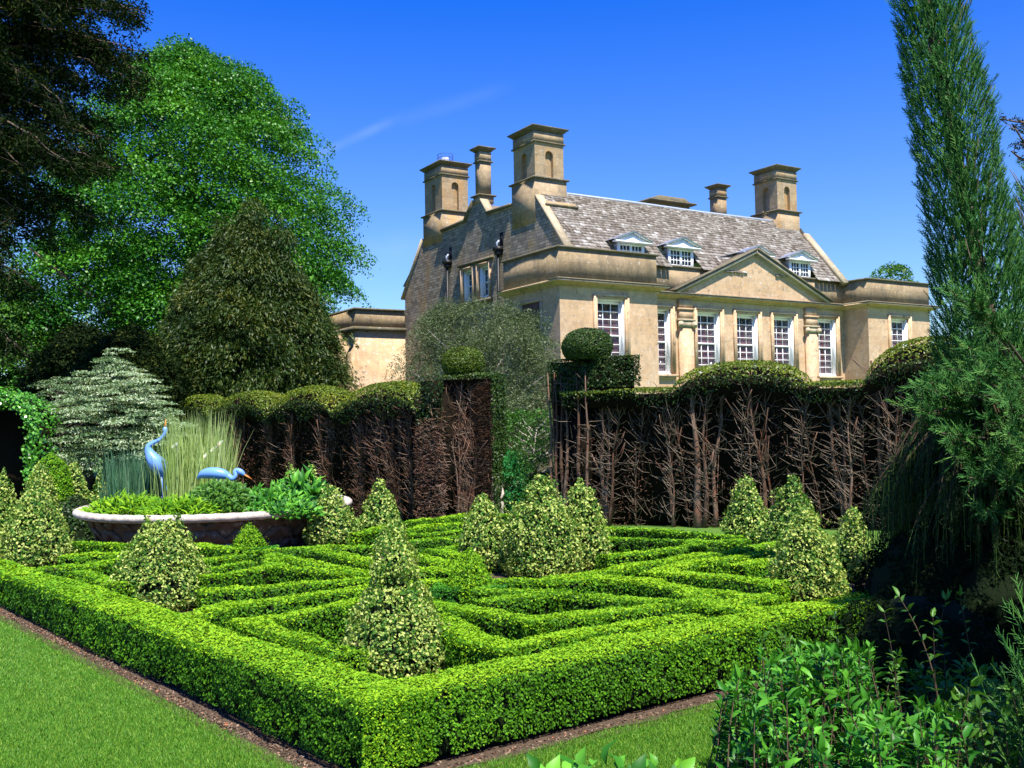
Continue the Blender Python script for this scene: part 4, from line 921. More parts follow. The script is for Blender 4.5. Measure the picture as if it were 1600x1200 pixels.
# left-hand pillar with ball
Y0=24.0; q0=at(690,600,Y0)[:2]; q1=at(770,600,Y0-.35)[:2]; pa_=nrm(q1-q0); zt_=float(at(730,583,Y0)[2])
o,W3=bare_hedge('topiary_pillar',q0,q1,1.3,lambda s:np.zeros_like(np.asarray(s,float))+zt_,[(.55,.13,.3,4),(.95,.10,0,3),(.25,.07,-.1,3),(.75,.06,-.3,3),(.35,.045,-.4,4),(.65,.04,.1,4),(.82,.045,.3,3),(.45,.04,.5,3)],
  'square brown cut-back yew pillar with a green ball on top, left of the opening','topiary','square yew blocks carrying a ball',ntw=1300,seed=41,fringe=.12,endR=True,brown=1.,topmat=YEW,scat=200)
g=Geo(); As=[];Bs=[]
for k in range(1400):   # dense horizontal twigs raking right
    s=random.uniform(.85,1.28); z=random.uniform(float(gz(*q0))+.05,zt_-.3); b=W3(np.array(s-.2),np.array(.30),np.array(z)); e_=W3(np.array(min(s+random.uniform(0,.2),1.3)),np.array(random.uniform(-.03,.12)),np.array(z+random.uniform(.0,.15))); As.append(b);Bs.append(e_)
g.twigs(As,Bs,.007,.004); put(g,'raking_twigs',REDBARK,o)
g=Geo(); gf=Geo()   # left return face, green above and bare below
l0=at(648,600,Y0+.9)[:2]; d=q0-l0; N=2600; n2=np.array([d[1],-d[0]])/np.linalg.norm(d); zz=rng.uniform(float(gz(*l0))+.05,zt_,N); P=np.concatenate([l0+d*rng.uniform(0,1,N)[:,None]-n2*rng.exponential(.03,N)[:,None],zz[:,None]],1)
g0=gl=Geo(); kp=(zz>zt_-1.3+.9*rng.normal(size=N)*.4); gl.leaves(P[kp],np.broadcast_to(np.array([*n2,.3]),P[kp].shape),.075,.5,.8,np.clip(rng.normal(.3,.2,kp.sum()),0,1)); put(gl,'side_foliage',YEW,o)
g=Geo(); P=P[~kp]; D_=nrm(np.concatenate([np.tile(n2*.7,(len(P),1)),np.full((len(P),1),.3)],1)+rng.normal(size=P.shape)*.45); g.twigs(P-D_*.2,P+D_*.12,.009,.004); put(g,'bare_twigs',REDBARK,o)
gc=Geo(); m1=l0+nrm(q0-l0)*.1-n2*.12; m2=q0-n2*.15; m3=m2+nrm(-n2)*.9; gc.prism([m1,m2,m3],lambda z,p:(p[0],p[1],z),float(gz(*l0))-.05,zt_-.15); put(gc,'inner_mass',YEWBACK,o)
cb=at(724,582,Y0+.4); ball(o,(cb[0],cb[1],zt_-.06),34.5*(Y0+.4)/F,(float(at(724,534,Y0+.4)[2])-zt_)*.5+.03,seed=12)
# left-hand wall of four domes running away
LA=np.array([-13.2,37.0]); LB=np.array([-2.45,24.75]); ll=np.linalg.norm(LB-LA); al=(LB-LA)/ll
sl2=lambda px:s_of(px,LA,al); zl=lambda px,py:z_of(px,py,LA,al)
dm=[]
for x0,x1,py in ((258,324,616),(326,414,610),(416,514,602),(520,650,596)): dm.append(((sl2(x0)+sl2(x1))/2,(sl2(x1)-sl2(x0))/2*.97,zl((x0+x1)/2,py)))
bare_hedge('yew_wall',LA,LB,1.5,dome_top(dm,zl(520,640)),[(sl2(x),r,l_,n_) for x,r,l_,n_ in ((600,.09,-.3,4),(545,.05,.2,2),(495,.07,.1,3),(445,.06,-.1,2),(405,.05,.1,2),(360,.06,.1,2),(630,.05,-.2,2),(570,.05,.1,2))],
  'long clipped yew wall at left with four rounded domes, brown twiggy side towards the pond',ntw=4200,seed=51,leaf=.085,brown=.8,scat=16000,fringe=.45,basez=zl(520,640))
b=at(262,618,38.5); o=empty('topiary_ball',(b[0],b[1],gz(b[0],b[1])),0,'small dark yew ball topiary standing behind the far left dome, at the pale dogwood','topiary')
ball(o,(b[0],b[1],1.9),23*38.5/F,.62,seed=17,leaf=.09); g=Geo(); g.tube([(b[0],b[1],-1),(b[0],b[1],2)],.15,8); put(g,'trunk',BARK,o)
# ------------------------------------------------------------------ trees
def tree(name,label,cxy,prof,mat,leaf,nclump,nleaf,crad,seed=1,flat=.5,droop=.25,asp=.55,trunk=.35,cat='tree',group=None,bump=.12,barkm=BARK,limbs=14,inner=.55,zb=None,jit=.6,dirup=0.,tm=.5,tierz=None,front=.45,sx=1.,limbr=1.,lobe=.1,subs=()):
    """profile crown (z,r); clumps scattered near the surface, each a drooping leafy pad"""
    r_=np.random.default_rng(seed); zb=float(gz(*cxy)) if zb is None else zb
    o=empty(name,(cxy[0],cxy[1],zb),0,label,cat,group); z=np.array([p[0] for p in prof]);r=np.array([p[1] for p in prof])
    seg=np.hypot(np.diff(z),np.diff(r)); ar=seg*(r[1:]+r[:-1]+.2); nn=nclump
    k=r_.choice(len(seg),nn,p=ar/ar.sum()); t=r_.uniform(size=nn); a=r_.uniform(0,6.283,nn); 
    zz=z[k]+(z[k+1]-z[k])*t; rr=r[k]+(r[k+1]-r[k])*t
    if tierz: ph_=1.1*noise(np.stack([np.cos(a)*1.7,np.sin(a)*1.7,a*0+seed],1),2.2,seed); zz=(np.round(zz/tierz+ph_)-ph_)*tierz+r_.normal(size=nn)*.07
    dep=r_.uniform(0,1,nn)**2.2*inner; lob=noise(np.stack([np.cos(a)*rr*1.1,np.sin(a)*rr*1.1,zz],1)/max(1e-3,crad*2.6),2.2,seed); rr=rr*(1-dep)*(1+bump*r_.normal(size=nn)*.6+lobe*lob)
    C=np.stack([cxy[0]+rr*np.cos(a)*sx,cxy[1]+rr*np.sin(a),zz],1)
    vw=nrm(np.array([-cxy[0],-cxy[1]])); fc=np.cos(a)*vw[0]+np.sin(a)*vw[1]; kp=(fc>-.35)|(r_.uniform(size=nn)<front); C=C[kp];a=a[kp];dep=dep[kp]; nn=len(C)
    for (dx,fr,fz) in subs:   # side leaders: shifted, slimmer copies of the crown
        kk=r_.choice(nn,int(nn*fr*1.1)); C2=C[kk].copy(); C2[:,0]=cxy[0]+(C2[:,0]-cxy[0])*fr+dx; C2[:,1]=cxy[1]+(C2[:,1]-cxy[1])*fr-.3; C2[:,2]=zb+(C2[:,2]-zb)*fz; C=np.concatenate([C,C2+r_.normal(size=C2.shape)*.15]); a=np.concatenate([a,a[kk]])
    nn=len(C)
    O=np.stack([np.cos(a),np.sin(a),a*0-.0],1); Tn=np.stack([-np.sin(a),np.cos(a),a*0],1)
    cr=crad*r_.uniform(.55,1.3,nn)
    cnt=(nleaf*(cr/crad)**2*r_.uniform(.8,1.2,nn)).astype(int)+3; idx=np.repeat(np.arange(nn),cnt); M_=len(idx)
    u=r_.normal(size=(M_,3)); u/=np.linalg.norm(u,axis=1,keepdims=True); u[:,2]=np.where(u[:,2]<-.25,-u[:,2]*.6,u[:,2]); rad=r_.uniform(.55,1,M_)**.5*(1+.25*noise(u*3+C[idx],3,seed))
    loc=u*rad[:,None]*cr[idx][:,None]
    x=loc[:,0];y=loc[:,1];h=loc[:,2]*flat
    outw=x  # along outward axis
    P=C[idx]+O[idx]*x[:,None]+Tn[idx]*y[:,None]; P[:,2]+=h-droop*(x/cr[idx]*.6+ (np.hypot(x,y)/cr[idx])**2*.5)*cr[idx]
    Nn=O[idx]*u[:,:1]*.6+Tn[idx]*u[:,1:2]*.6; Nn[:,2]+=.55+u[:,2]*.5
    g=Geo(); ct=r_.normal(size=nn)*.17
    dv=None
    if dirup: dv=nrm(O[idx]*.6+np.array([0,0,dirup]))
    g.leaves(P,Nn,leaf,asp,jit,np.clip(r_.normal(tm,.2,M_)+ct[idx],0,1),dirv=dv)
    put(g,'crown',mat,o)
    g=Geo(); zc=float(z.max()*.9+z.min()*.1); m=8; tp=np.linspace(0,1,m); T=np.stack([cxy[0]+.12*np.sin(tp*4+seed),cxy[1]+.1*np.cos(tp*5),zb-.2+(zc-zb)*tp],1); g.tube(T,trunk*(1-.85*tp)*(1+.4*np.exp(-tp*12)),10,wob=.06)
    put(g,'trunk',barkm,o)
    g=Geo(); 
    for q_ in r_.choice(nn,min(limbs,nn),replace=False):
        e_=C[q_]; zz0=max(zb+ (zc-zb)*.15,min(zc-.3,e_[2]-np.hypot(e_[0]-cxy[0],e_[1]-cxy[1])*.55)); b_=np.array([cxy[0],cxy[1],zz0]); f_=(zz0-zb)/(zc-zb); ra=trunk*(1-.85*f_)*.45*limbr+.01
        mid=b_+(e_-b_)*.5+np.array([0,0,-.04*np.linalg.norm(e_-b_)]); g.tube([b_,mid,e_],[ra,ra*.6,ra*.2],5)
    if g.V: put(g,'limbs',barkm,o)
    return o
def pxprof(pts,Y,cx):   # (py, half width px) -> (z, r)
    return sorted([(float(at(cx,py,Y)[2]),hw*Y/F) for py,hw in pts])
Yt=50.; cx=300
tree('lime_tree','huge bright green broadleaf tree with a rounded pointed crown behind the yews at left',at(cx,600,Yt)[:2],pxprof([(88,10),(100,42),(130,95),(165,128),(240,180),(300,198),(400,236),(450,228),(520,222),(620,205),(680,120)],Yt,cx),LIME,.16,1500,330,1.35,seed=5,lobe=.15,flat=.6,droop=.5,asp=.62,trunk=.7,bump=.14,limbs=12,inner=.75,front=.5)
tree('yew_tree','dark olive feathery yew tree standing in front of the big green tree',at(390,600,41)[:2],pxprof([(345,4),(370,20),(410,45),(455,78),(500,105),(560,128),(620,145),(680,110)],41,390),YTREE,.19,1200,120,.60,seed=6,subs=((-1.7,.42,.88),(1.5,.38,.93),(2.7,.36,.72),(-2.6,.38,.72),(.2,.2,1.07),(-.9,.22,1.0),(.8,.2,1.0)),lobe=.25,flat=1.,droop=.6,asp=.3,trunk=.4,bump=.2,limbs=6,inner=.6,dirup=-.5,jit=.8,front=.25,tm=.45)
# foliage masses further left
tree('broadleaf_tree','green tree far left low behind the dark overhanging conifer',at(20,600,46)[:2],pxprof([(440,20),(490,60),(540,85),(600,95),(680,80)],46,20),LIMED,.18,800,120,.8,seed=7,flat=.55,droop=.3,trunk=.35,front=.3)
tree('broadleaf_tree','shaded green tree under the left flank of the big bright tree',at(130,600,40)[:2],pxprof([(520,15),(545,40),(575,60),(620,75),(680,80)],40,120),DARK,.17,1000,110,.7,seed=8,flat=.55,droop=.3,trunk=.35,front=.3,tm=.5)  # near-black conifer leaf stands for shade on this green tree
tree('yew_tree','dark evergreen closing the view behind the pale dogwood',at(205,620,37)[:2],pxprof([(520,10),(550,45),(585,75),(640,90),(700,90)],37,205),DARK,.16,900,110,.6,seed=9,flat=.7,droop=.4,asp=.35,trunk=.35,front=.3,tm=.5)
tree('broadleaf_tree','small green treetop showing over the right wing parapet',at(1394,440,75)[:2],pxprof([(418,6),(424,22),(432,30),(450,34),(560,40)],75,1394),LIMED,.22,120,90,.7,seed=10,trunk=.3,front=.4)
# near dark conifer hanging in from the top left
def boughs(name,label,cat,base,specs,mat,leaf,asp,seed=1,spray=.5,dens=60,barkm=BARK,droop=.5,trunkpts=None,tm=.5,group=None,tr=.03):
    """specs: (start, end, sag) limbs carrying hanging sprays"""
    o=empty(name,base,0,label,cat,group); g=Geo();gb_=Geo(); r_=np.random.default_rng(seed)
    if trunkpts is not None: gt=Geo(); gt.tube(trunkpts[0],trunkpts[1],12,wob=.08); put(gt,'trunk',barkm,o)
    for (p,q_,w) in specs:
        p=np.array(p,float);q_=np.array(q_,float); L=np.linalg.norm(q_-p); m=max(4,int(L/.3)); t=np.linspace(0,1,m)[:,None]; P=p+(q_-p)*t; P[:,2]+=(.12*np.sin(t*3.14)*L*.6)[:,0]-0; P+=r_.normal(size=P.shape)*.03
        gb_.tube(P,np.linspace(tr,.006,m),5)
        ns=int(L*dens/10*min(1,.6/spray)); 
        for k in range(ns):
            tt=r_.uniform(.12,1); i=tt*(m-1); i0=min(int(i),m-2); b_=P[i0]+(P[i0+1]-P[i0])*(i-i0); s_=spray*r_.uniform(.5,1.2)*(1.15-.5*tt)*w
            d_=nrm(nrm(q_-p)*.5+np.append(r_.normal(size=2)*.8,-droop+r_.normal()*.35)); e_=b_+d_*s_; gb_.twigs([b_],[e_],.006,.003)
            n=int(dens*s_/spray); u=r_.uniform(0,1,n)[:,None]; Q=b_+(e_-b_)*u+r_.normal(size=(n,3))*.07*spray/.5*(1.1-u*.6); dv=nrm(d_+r_.normal(size=(n,3))*.55)
            g.leaves(Q,np.tile([0,0,1.],(n,1)),leaf,asp,.9,np.clip(r_.normal(tm,.25,n)+r_.normal()*.1,0,1),dirv=dv)
    put(g,'foliage',mat,o); put(gb_,'limbs',barkm,o); return o
sp=[]
r_=random.Random(3); Yn=30.
tb=at(-150,900,Yn)
def pt(px,py,Y): return at(px,py,Y)
ends=[(225,30),(215,75),(228,120),(190,150),(160,60),(150,10),(120,110),(90,40),(140,190),(165,200),(120,250),(150,330),(95,300),(60,200),(180,250),(90,360),(50,330),(30,440),(20,150),(10,260),(40,100),(10,380),(30,540),(100,160),(200,100),(5,30),(60,10),(130,270),(80,250),(40,250),(175,20),(120,20)]
for (ex,ey) in ends:
    for k in range(2):
        Y=Yn+r_.uniform(-3.5,3.5); e_=pt(ex+r_.uniform(-12,8),ey+r_.uniform(-15,15),Y); s_=pt(-170,ey-r_.uniform(20,120),Yn+r_.uniform(-1.2,1.2)); s_=s_+(e_-s_)*r_.uniform(.15,.3); sp.append((s_,e_,1.))
boughs('overhanging_conifer','nearly black conifer hanging in over the top left corner','tree',(tb[0],tb[1],float(gz(tb[0],tb[1]))),sp,DARK,.17,.3,seed=11,spray=1.35,dens=110,droop=.75,tr=.07,trunkpts=(np.array([(tb[0],tb[1],-.6),(tb[0]+.2,tb[1],8),(tb[0],tb[1],19)]),[.8,.6,.2]),tm=.42)
# ------------------------------------------------------------------ pale layered dogwood, ivy arch, green mound
tree('dogwood','pale cream edged dogwood in flat layered tiers behind the pond, left',at(178,700,27)[:2],pxprof([(562,8),(580,32),(600,50),(630,74),(660,80),(690,66),(705,40)],27,178),PALE,.085,210,110,.38,seed=12,lobe=.5,subs=((-.75,.62,.84),(.8,.6,.88)),flat=.16,droop=.10,asp=.45,trunk=.08,cat='shrub',bump=.22,limbs=60,tierz=.3,inner=.7,tm=.5,front=.7,limbr=1.2)
tree('dogwood','thin greyish dogwood twigs and leaves left of the pale layered one',at(95,640,29)[:2],pxprof([(596,8),(610,38),(640,48),(670,30)],29,95),PALE,.07,60,70,.35,seed=13,flat=.2,droop=.2,asp=.4,trunk=.05,cat='shrub',limbs=40,tierz=.25,tm=.3,front=.8)
def mound(name,label,px,pb,pt_,hw,Y,mat,leaf,cat='shrub',group=None,seed=1,bump=.04,p=2.2,tm=.5,asp=.6,cover=1.7,base=None):
    b=at(px,pb,Y); z0=float(gz(b[0],b[1])) if base is None else base; h=float(at(px,pt_,Y)[2])-z0; r=hw*Y/F
    e=empty(name,(b[0],b[1],z0),0,label,cat,group); t=np.linspace(0,1,12); pr=[(h*x,max(.01,r*(1-x**p)**(1/p))) for x in t]; gl,gc=Geo(),Geo()
    revleaf(gl,(b[0],b[1],z0),pr,leaf,cover,bump=bump,seed=seed,tintm=tm,asp=asp); revcore(gc,(b[0],b[1],z0),pr,.08); put(gl,'foliage',mat,e); put(gc,'dark_core',CORE,e); return e
mound('clipped_mound','smooth bright green clipped mound behind the variegated cones at left',80,790,707,38,23.4,BOX,.05,cat='topiary',seed=4,bump=.02)
mound('shrub','dark leafy shrub in shade behind the left rim of the pond',120,830,775,38,22.5,YEW,.07,seed=5,tm=.3,bump=.1)
mound('shrub','dark evergreen behind the blue green reeds',205,790,690,62,26.5,DARK,.08,seed=6,tm=.4,bump=.15,asp=.4)
# ivy arch
o=empty('ivy_arch',at(20,790,25.)*np.array([1,1,0])+np.array([0,0,-.72]),0,'arch smothered in bright green ivy with a black opening, at the left edge','arch'); g=Geo();gc=Geo()
ctr=at(0,700,25.3); rO=70*25.3/F; th=np.linspace(-.35,math.pi*1.0,30)
N=3000; a_=rng.uniform(-.9,math.pi,N); rr=rO*(1+.05*rng.normal(size=N)); dp=rng.uniform(-.1,1.1,N)
topz_=float(at(0,612,25.3)[2])-rO*.75; x_=ctr[0]+np.cos(np.maximum(a_,0))*rr; z_=np.where(a_>0,topz_+np.sin(a_)*rr*.75,topz_+a_/.9*1.5); P=np.stack([x_,25.0+dp,z_],1); P+=.09*np.stack([noise(P,3,1),noise(P,3,2)*0,noise(P,3,3)],1)
front=rng.uniform(size=N)<.6; P[front,1]=24.95-rng.exponential(.04,front.sum()); P[front,0]-=rng.uniform(0,.35,front.sum())*np.sign(np.cos(np.maximum(a_[front],0))); P[front,2]-=rng.uniform(0,.3,front.sum())*np.sin(np.maximum(a_[front],0))
Nn=np.stack([np.cos(np.maximum(a_,0)),np.where(front,-1.2,-.2),np.sin(np.maximum(a_,0))+.2],1); g.leaves(P,Nn,.085,.8,.6,up=-.6); put(g,'ivy',IVY,o)
gc.box(ctr[0]-1.5,ctr[0]+rO-.25,26.15,26.25,-1.0,topz_+.4); pp=[(ctr[0]+math.cos(t)*(rO-.1),topz_+math.sin(t)*(rO-.1)*.75) for t in np.linspace(0,math.pi,14)]+[(ctr[0]+math.cos(t)*(rO-.28),topz_+math.sin(t)*(rO-.28)*.75) for t in np.linspace(math.pi,0,14)]
for i in range(13):
    gc.prism([pp[i],pp[i+1],pp[26-i],pp[27-i]],lambda y,p:(p[0],y,p[1]),25.1,26.0)
gc.box(ctr[0]+rO-.28,ctr[0]+rO-.1,25.1,26.0,-1.,topz_); put(gc,'arch_core',YEWBACK,o)
# ------------------------------------------------------------------ grey willow-leaved tree, shrubs in the opening
tree('willow_leaved_tree','silvery grey green twiggy tree filling the gap in front of the house gable',at(752,640,28.6)[:2],pxprof([(482,30),(500,68),(530,105),(570,122),(610,128),(660,115),(720,100)],28.6,752),PEAR,.09,520,130,.36,seed=21,subs=((-1.0,.5,.95),(.9,.5,.97)),lobe=.22,flat=1.1,droop=.5,asp=.22,trunk=.14,bump=.16,limbs=50,inner=.55,jit=1.,tm=.45,barkm=plain('grey_bark',(.30,.27,.22),.9,.1,10,.4),limbr=1.1,front=.5)
tree('curly_shrub','green shrub with pale twisting branches under the grey tree',at(835,740,25.5)[:2],pxprof([(640,30),(670,52),(720,58),(770,50),(800,40)],25.5,835),LIMED,.07,170,90,.28,seed=22,flat=.8,droop=.4,trunk=.06,cat='shrub',barkm=plain('pale_bark',(.42,.38,.32),.8,.1),limbs=50,tm=.25,front=.7)
mound('shrub','low dark shrub filling the foot of the opening',850,800,735,45,25,LIMED,.07,seed=23,tm=.1,bump=.12)
tree('bamboo_clump','vivid emerald leafy clump beside the stone statue',at(797,790,25.)[:2],pxprof([(706,12),(722,24),(750,28),(780,24),(800,12)],25.,797),BAMB,.085,110,70,.22,seed=24,flat=1.1,droop=.7,asp=.22,trunk=.03,cat='shrub',limbs=20,tm=.5,front=.8)
# statue
b=at(775,812,24.4); zg=float(gz(b[0],b[1])); zs=float(at(775,742,24.4)[2]); hh=zs-zg
o=empty('garden_statue',(b[0],b[1],zg),0,'weathered stone figure with draped legs, peering round the edge of the brown pillar','statue')
g=Geo(); P=[(0,0,0),(.0,0,.12*hh),(.01,0,.3*hh),(.03,0,.42*hh),(.0,0,.5*hh),(-.02,0,.62*hh),(-.02,0,.72*hh),(-.05,0,.80*hh),(-.06,0,.84*hh),(-.06,-.01,.90*hh),(-.07,-.01,.96*hh),(-.07,0,hh)]
R=[.20,.21,.19,.20,.13,.125,.16,.12,.05,.085,.085,.02]
g.tube([np.array(p)+b*np.array([1,1,0])+np.array([0,0,zg]) for p in P],np.array(R)*.95,16,wob=.05); 
for sx,pts in ((1,[(.13,0,.76),(.19,-.05,.62),(.13,-.16,.52)]),(-1,[(-.17,0,.76),(-.2,-.05,.6),(-.08,-.17,.56)])):
    g.tube([np.array([p[0]+b[0],p[1]+b[1],zg+p[2]*hh]) for p in pts],[.05,.042,.03],8)
put(g,'draped_figure',STAT,o,uv=True,smooth=True)
g=Geo(); g.box(b[0]-.26,b[0]+.26,b[1]-.26,b[1]+.26,zg-.1,zg+.09); put(g,'plinth',STAT,o,uv=True)
# ------------------------------------------------------------------ basket pond
PC=np.array([-6.66,21.4]); PR=2.88; RZt=.05; zg=float(gz(*PC)); ZG=zg-.02
pond=empty('basket_pond',(PC[0],PC[1],zg),0,'large round stone pond shaped like a woven basket with a pale roped rim','pond')
g=Geo(); nb=72; rows=7; Rb=PR-.55
def wallpt(th,t,off=0): 
    r=Rb+(PR-.08-Rb)*t**1.1+off; return (PC[0]+r*math.cos(th),PC[1]+r*math.sin(th),ZG+(RZt-.02-ZG)*t)
P=np.array([[wallpt(2*math.pi*i/nb,t) for i in range(nb)] for t in np.linspace(0,1,5)]); g.grid(P,closed=True,tint=.2); put(g,'basket_wall',LATT,pond,uv=True)
g=Geo(); K_=44   # woven straps: short diagonal pads alternating direction
for lay in range(3):
    for i in range(K_):
        for sg in (-1,1):
            if (i+lay+(sg>0))%2: continue
            th=2*math.pi*(i+.0)/K_; t0,t1=lay/3+.02,(lay+1)/3+.01; dth=.5*2*math.pi/K_*1.55
            w=.34*2*math.pi/K_; a=th-sg*dth*.5; c_=th+sg*dth*.5
            V=[]
            for o_ in (.004,.05): V+= [wallpt(a-w,t0,o_),wallpt(a+w,t0,o_),wallpt(c_+w,t1,o_),wallpt(c_-w,t1,o_)]
            g.quads(V,[(4,5,6,7),(0,1,5,4),(1,2,6,5),(2,3,7,6),(3,0,4,7)],random.random())
put(g,'woven_straps',LATT,pond,uv=True)
g=Geo(); n1,n2=220,12; P=np.zeros((n1,n2,3))
for i in range(n1):
    th=2*math.pi*i/n1
    for j in range(n2):
        a=2*math.pi*j/n2; rr=.088*(1+.07*math.sin(th*60+a*2)); P[i,j]=(PC[0]+(PR-.02+rr*1.35*math.cos(a))*math.cos(th),PC[1]+(PR-.02+rr*1.35*math.cos(a))*math.sin(th),RZt-.03+rr*.95*math.sin(a))
P=np.concatenate([P,P[:1]]); g.grid(P,closed=True); put(g,'rim',RIMS,pond,uv=True,smooth=True)
g=Geo(); th=np.linspace(0,2*math.pi,49)[:-1]; ring=[(PC[0]+(PR-.14)*math.cos(t),PC[1]+(PR-.14)*math.sin(t),RZt-.13) for t in th]; ring.append((PC[0],PC[1],RZt-.13)); g.quads(ring,[(48,i,(i+1)%48,(i+1)%48) for i in range(48)]); o=g.build('water',WATER); tag(o,kind='structure')
WZ=RZt-.13
def blades(name,label,px,py,Y,spread,n,h,mat,w,lean=.15,cat='plant',seed=1,group=None,up=None):
    r_=np.random.default_rng(seed); b=at(px,py,Y); o=empty(name,(b[0],b[1],WZ),0,label,cat,group); g=Geo(); m=5
    bx=r_.uniform(-1,1,n)*spread[0]*.72; by=r_.uniform(-1,1,n)*spread[1]*.8; hh=h*r_.uniform(.55,1.05,n); an=r_.uniform(0,6.283,n); ln=np.abs(r_.normal(size=n))*lean
    lx=np.cos(an)*ln+bx*.12; ly=np.sin(an)*ln
    V=np.zeros((n,m,2,3)); fa=r_.uniform(0,3.14,n)
    for k in range(m):
        t=k/(m-1); ww=w*(1-t**2*.92)*r_.uniform(.7,1.3,n)
        c_=np.stack([b[0]+bx+lx*hh*t**1.8,b[1]+by+ly*hh*t**1.8,WZ+hh*t*(1-.08*ln*t)],1); d_=np.stack([np.cos(fa),np.sin(fa),fa*0],1)*ww[:,None]*.5
        V[:,k,0]=c_-d_;V[:,k,1]=c_+d_
    Q=np.array([(2*k,2*k+1,2*k+3,2*k+2) for k in range(m-1)]); Q=(np.arange(n)[:,None,None]*m*2+Q[None]).reshape(-1,4)
    g.quads(V.reshape(-1,3),Q,np.repeat(r_.uniform(0,1,n),m-1)); put(g,'leaves',mat,o); return o
blades('rush_clump','tall pale yellow green rushes standing in the middle of the pond',311,790,20.8,(.85,.7),900,2.2,RUSH,.022,.09,seed=3)
blades('reed_clump','darker blue green reeds at the left side of the pond',212,790,21.6,(.85,.6),600,1.45,REED,.02,.10,seed=4)
blades('rush_clump','thin outlying rush stems around the tall blue crane',265,790,20.6,(.6,.5),40,1.8,RUSH,.016,.14,seed=14)
def bigleaves(g,P,D,N,size,asp,seed=0,tint=None,tm=.5,curl=.25):
    r_=np.random.default_rng(seed); n=len(P); D=nrm(D); B=nrm(np.cross(N+r_.normal(size=(n,3))*.25,D)); U=nrm(np.cross(D,B)); l=size*r_.uniform(.6,1.2,n)[:,None]; w=l*asp
    base=P; V=[base, base+D*l*.28+B*w*.42+U*w*.16, base+D*l*.62+B*w*.40+U*(w*.14-l*curl*.12), base+D*l-U*l*curl, base+D*l*.62-B*w*.40+U*(w*.14-l*curl*.12), base+D*l*.28-B*w*.42+U*w*.16, base+D*l*.28, base+D*l*.62-U*l*curl*.2]
    V=np.stack(V,1).reshape(-1,3); q=np.array([(0,1,6,6),(1,2,7,6),(2,3,7,7),(3,4,7,7),(4,5,6,7),(5,0,6,6)]); Q=(np.arange(n)[:,None,None]*8+q[None]).reshape(-1,4); t=np.clip(r_.normal(tm,.25,n),0,1) if tint is None else tint
    g.quads(V,Q,np.repeat(t,6))
def leafclump(name,label,px,py,Y,rx,h,n,leaf,mat,asp=.35,cat='plant',seed=1,group=None,up=.9,ry=None,base=WZ):
    r_=np.random.default_rng(seed); b=at(px,py,Y); o=empty(name,(b[0],b[1],base),0,label,cat,group); g=Geo()
    a=r_.uniform(0,6.283,n); q_=r_.uniform(0,1,n)**.5; z=h*np.sqrt(np.clip(1-q_**2,0,1))*r_.uniform(.25,1,n)**.6; P=np.stack([b[0]+np.cos(a)*q_*rx,b[1]+np.sin(a)*q_*(ry or rx*.7),base+z],1)
    dv=nrm(np.stack([np.cos(a)*q_,np.sin(a)*q_,np.full(n,up)],1)); P=P+r_.normal(size=P.shape)*leaf*.35; bigleaves(g,P,dv+r_.normal(size=(n,3))*.35,np.stack([np.cos(a)*.4,np.sin(a)*.4-.5,np.ones(n)],1),leaf*1.25,asp,seed,curl=.5,tm=.6); 
    As=P-dv*leaf*.5; Bb=np.stack([b[0]+(P[:,0]-b[0])*.6,b[1]+(P[:,1]-b[1])*.6,np.full(n,base)],1); k=r_.uniform(size=n)<.25; gs_=Geo(); gs_.twigs(Bb[k],As[k],.006,.004); put(g,'leaves',mat,o); put(gs_,'stems',mat,o); return o
leafclump('bog_shrub','dense dark green leafy shrub under the crouching crane',345,790,19.6,.82,.74,2600,.085,LIMED,.5,seed=5,ry=.5)
leafclump('water_plant','bright strappy leaves along the front left of the pond rim',205,805,19.9,.95,.42,1100,.13,BOX,.3,seed=6,ry=.45)
leafclump('water_plant','bright strappy leaves in front of the tall rushes',280,808,19.1,.8,.42,1000,.12,BOX,.3,seed=16,ry=.3)
leafclump('water_plant','broad leaved plants right of the dark shrub on the pond',420,800,19.8,1.0,.52,1300,.14,SHRUB,.42,seed=7,ry=.5)
leafclump('hosta_clump','upright broad light green leaves near the right end of the pond',472,790,20.2,.45,.75,320,.24,SHRUB,.35,seed=8,up=1.6)
leafclump('water_plant','low yellow green leaves at the front right rim of the pond',440,806,19.3,.8,.3,600,.10,SHRUB,.5,seed=9,ry=.3)
# arum lilies
for px,py,ti,lb in ((276,706,-.3,'white arum lily left among the rushes near the crane neck'),(321,722,.2,'white arum lily low in the middle of the rushes'),(341,703,.5,'white arum lily highest on the right of the rushes'),(335,712,-.1,'small white arum lily between the two right ones')):
    b=at(px,py,20.55); o=empty('arum_lily',(b[0],b[1],WZ),0,lb,'flower','white arum lilies among the rushes'); g=Geo()
    g.tube([(b[0]-.05,b[1],WZ),(b[0]-.02,b[1],(WZ+b[2])/2),tuple(b)],.009,5); put(g,'stem',RUSH,o)
    g=Geo(); n=14; P=np.zeros((5,n,3))
    for i in range(5):
        t=i/4
        for j in range(n):
            a=2*math.pi*j/n; rr=.008+.06*t**1.4; P[i,j]=(b[0]+rr*math.cos(a)+ti*.09*t,b[1]+rr*math.sin(a)-.03*t,b[2]+.15*t+.05*t*math.cos(a-1.0)*1.2)
    g.grid(P,closed=True); put(g,'petal',WHITEP,o,smooth=True); g=Geo(); g.tube([tuple(b+np.array([0,0,.03])),tuple(b+np.array([ti*.05,-.01,.12]))],.01,6); put(g,'spadix',ORAN,o)
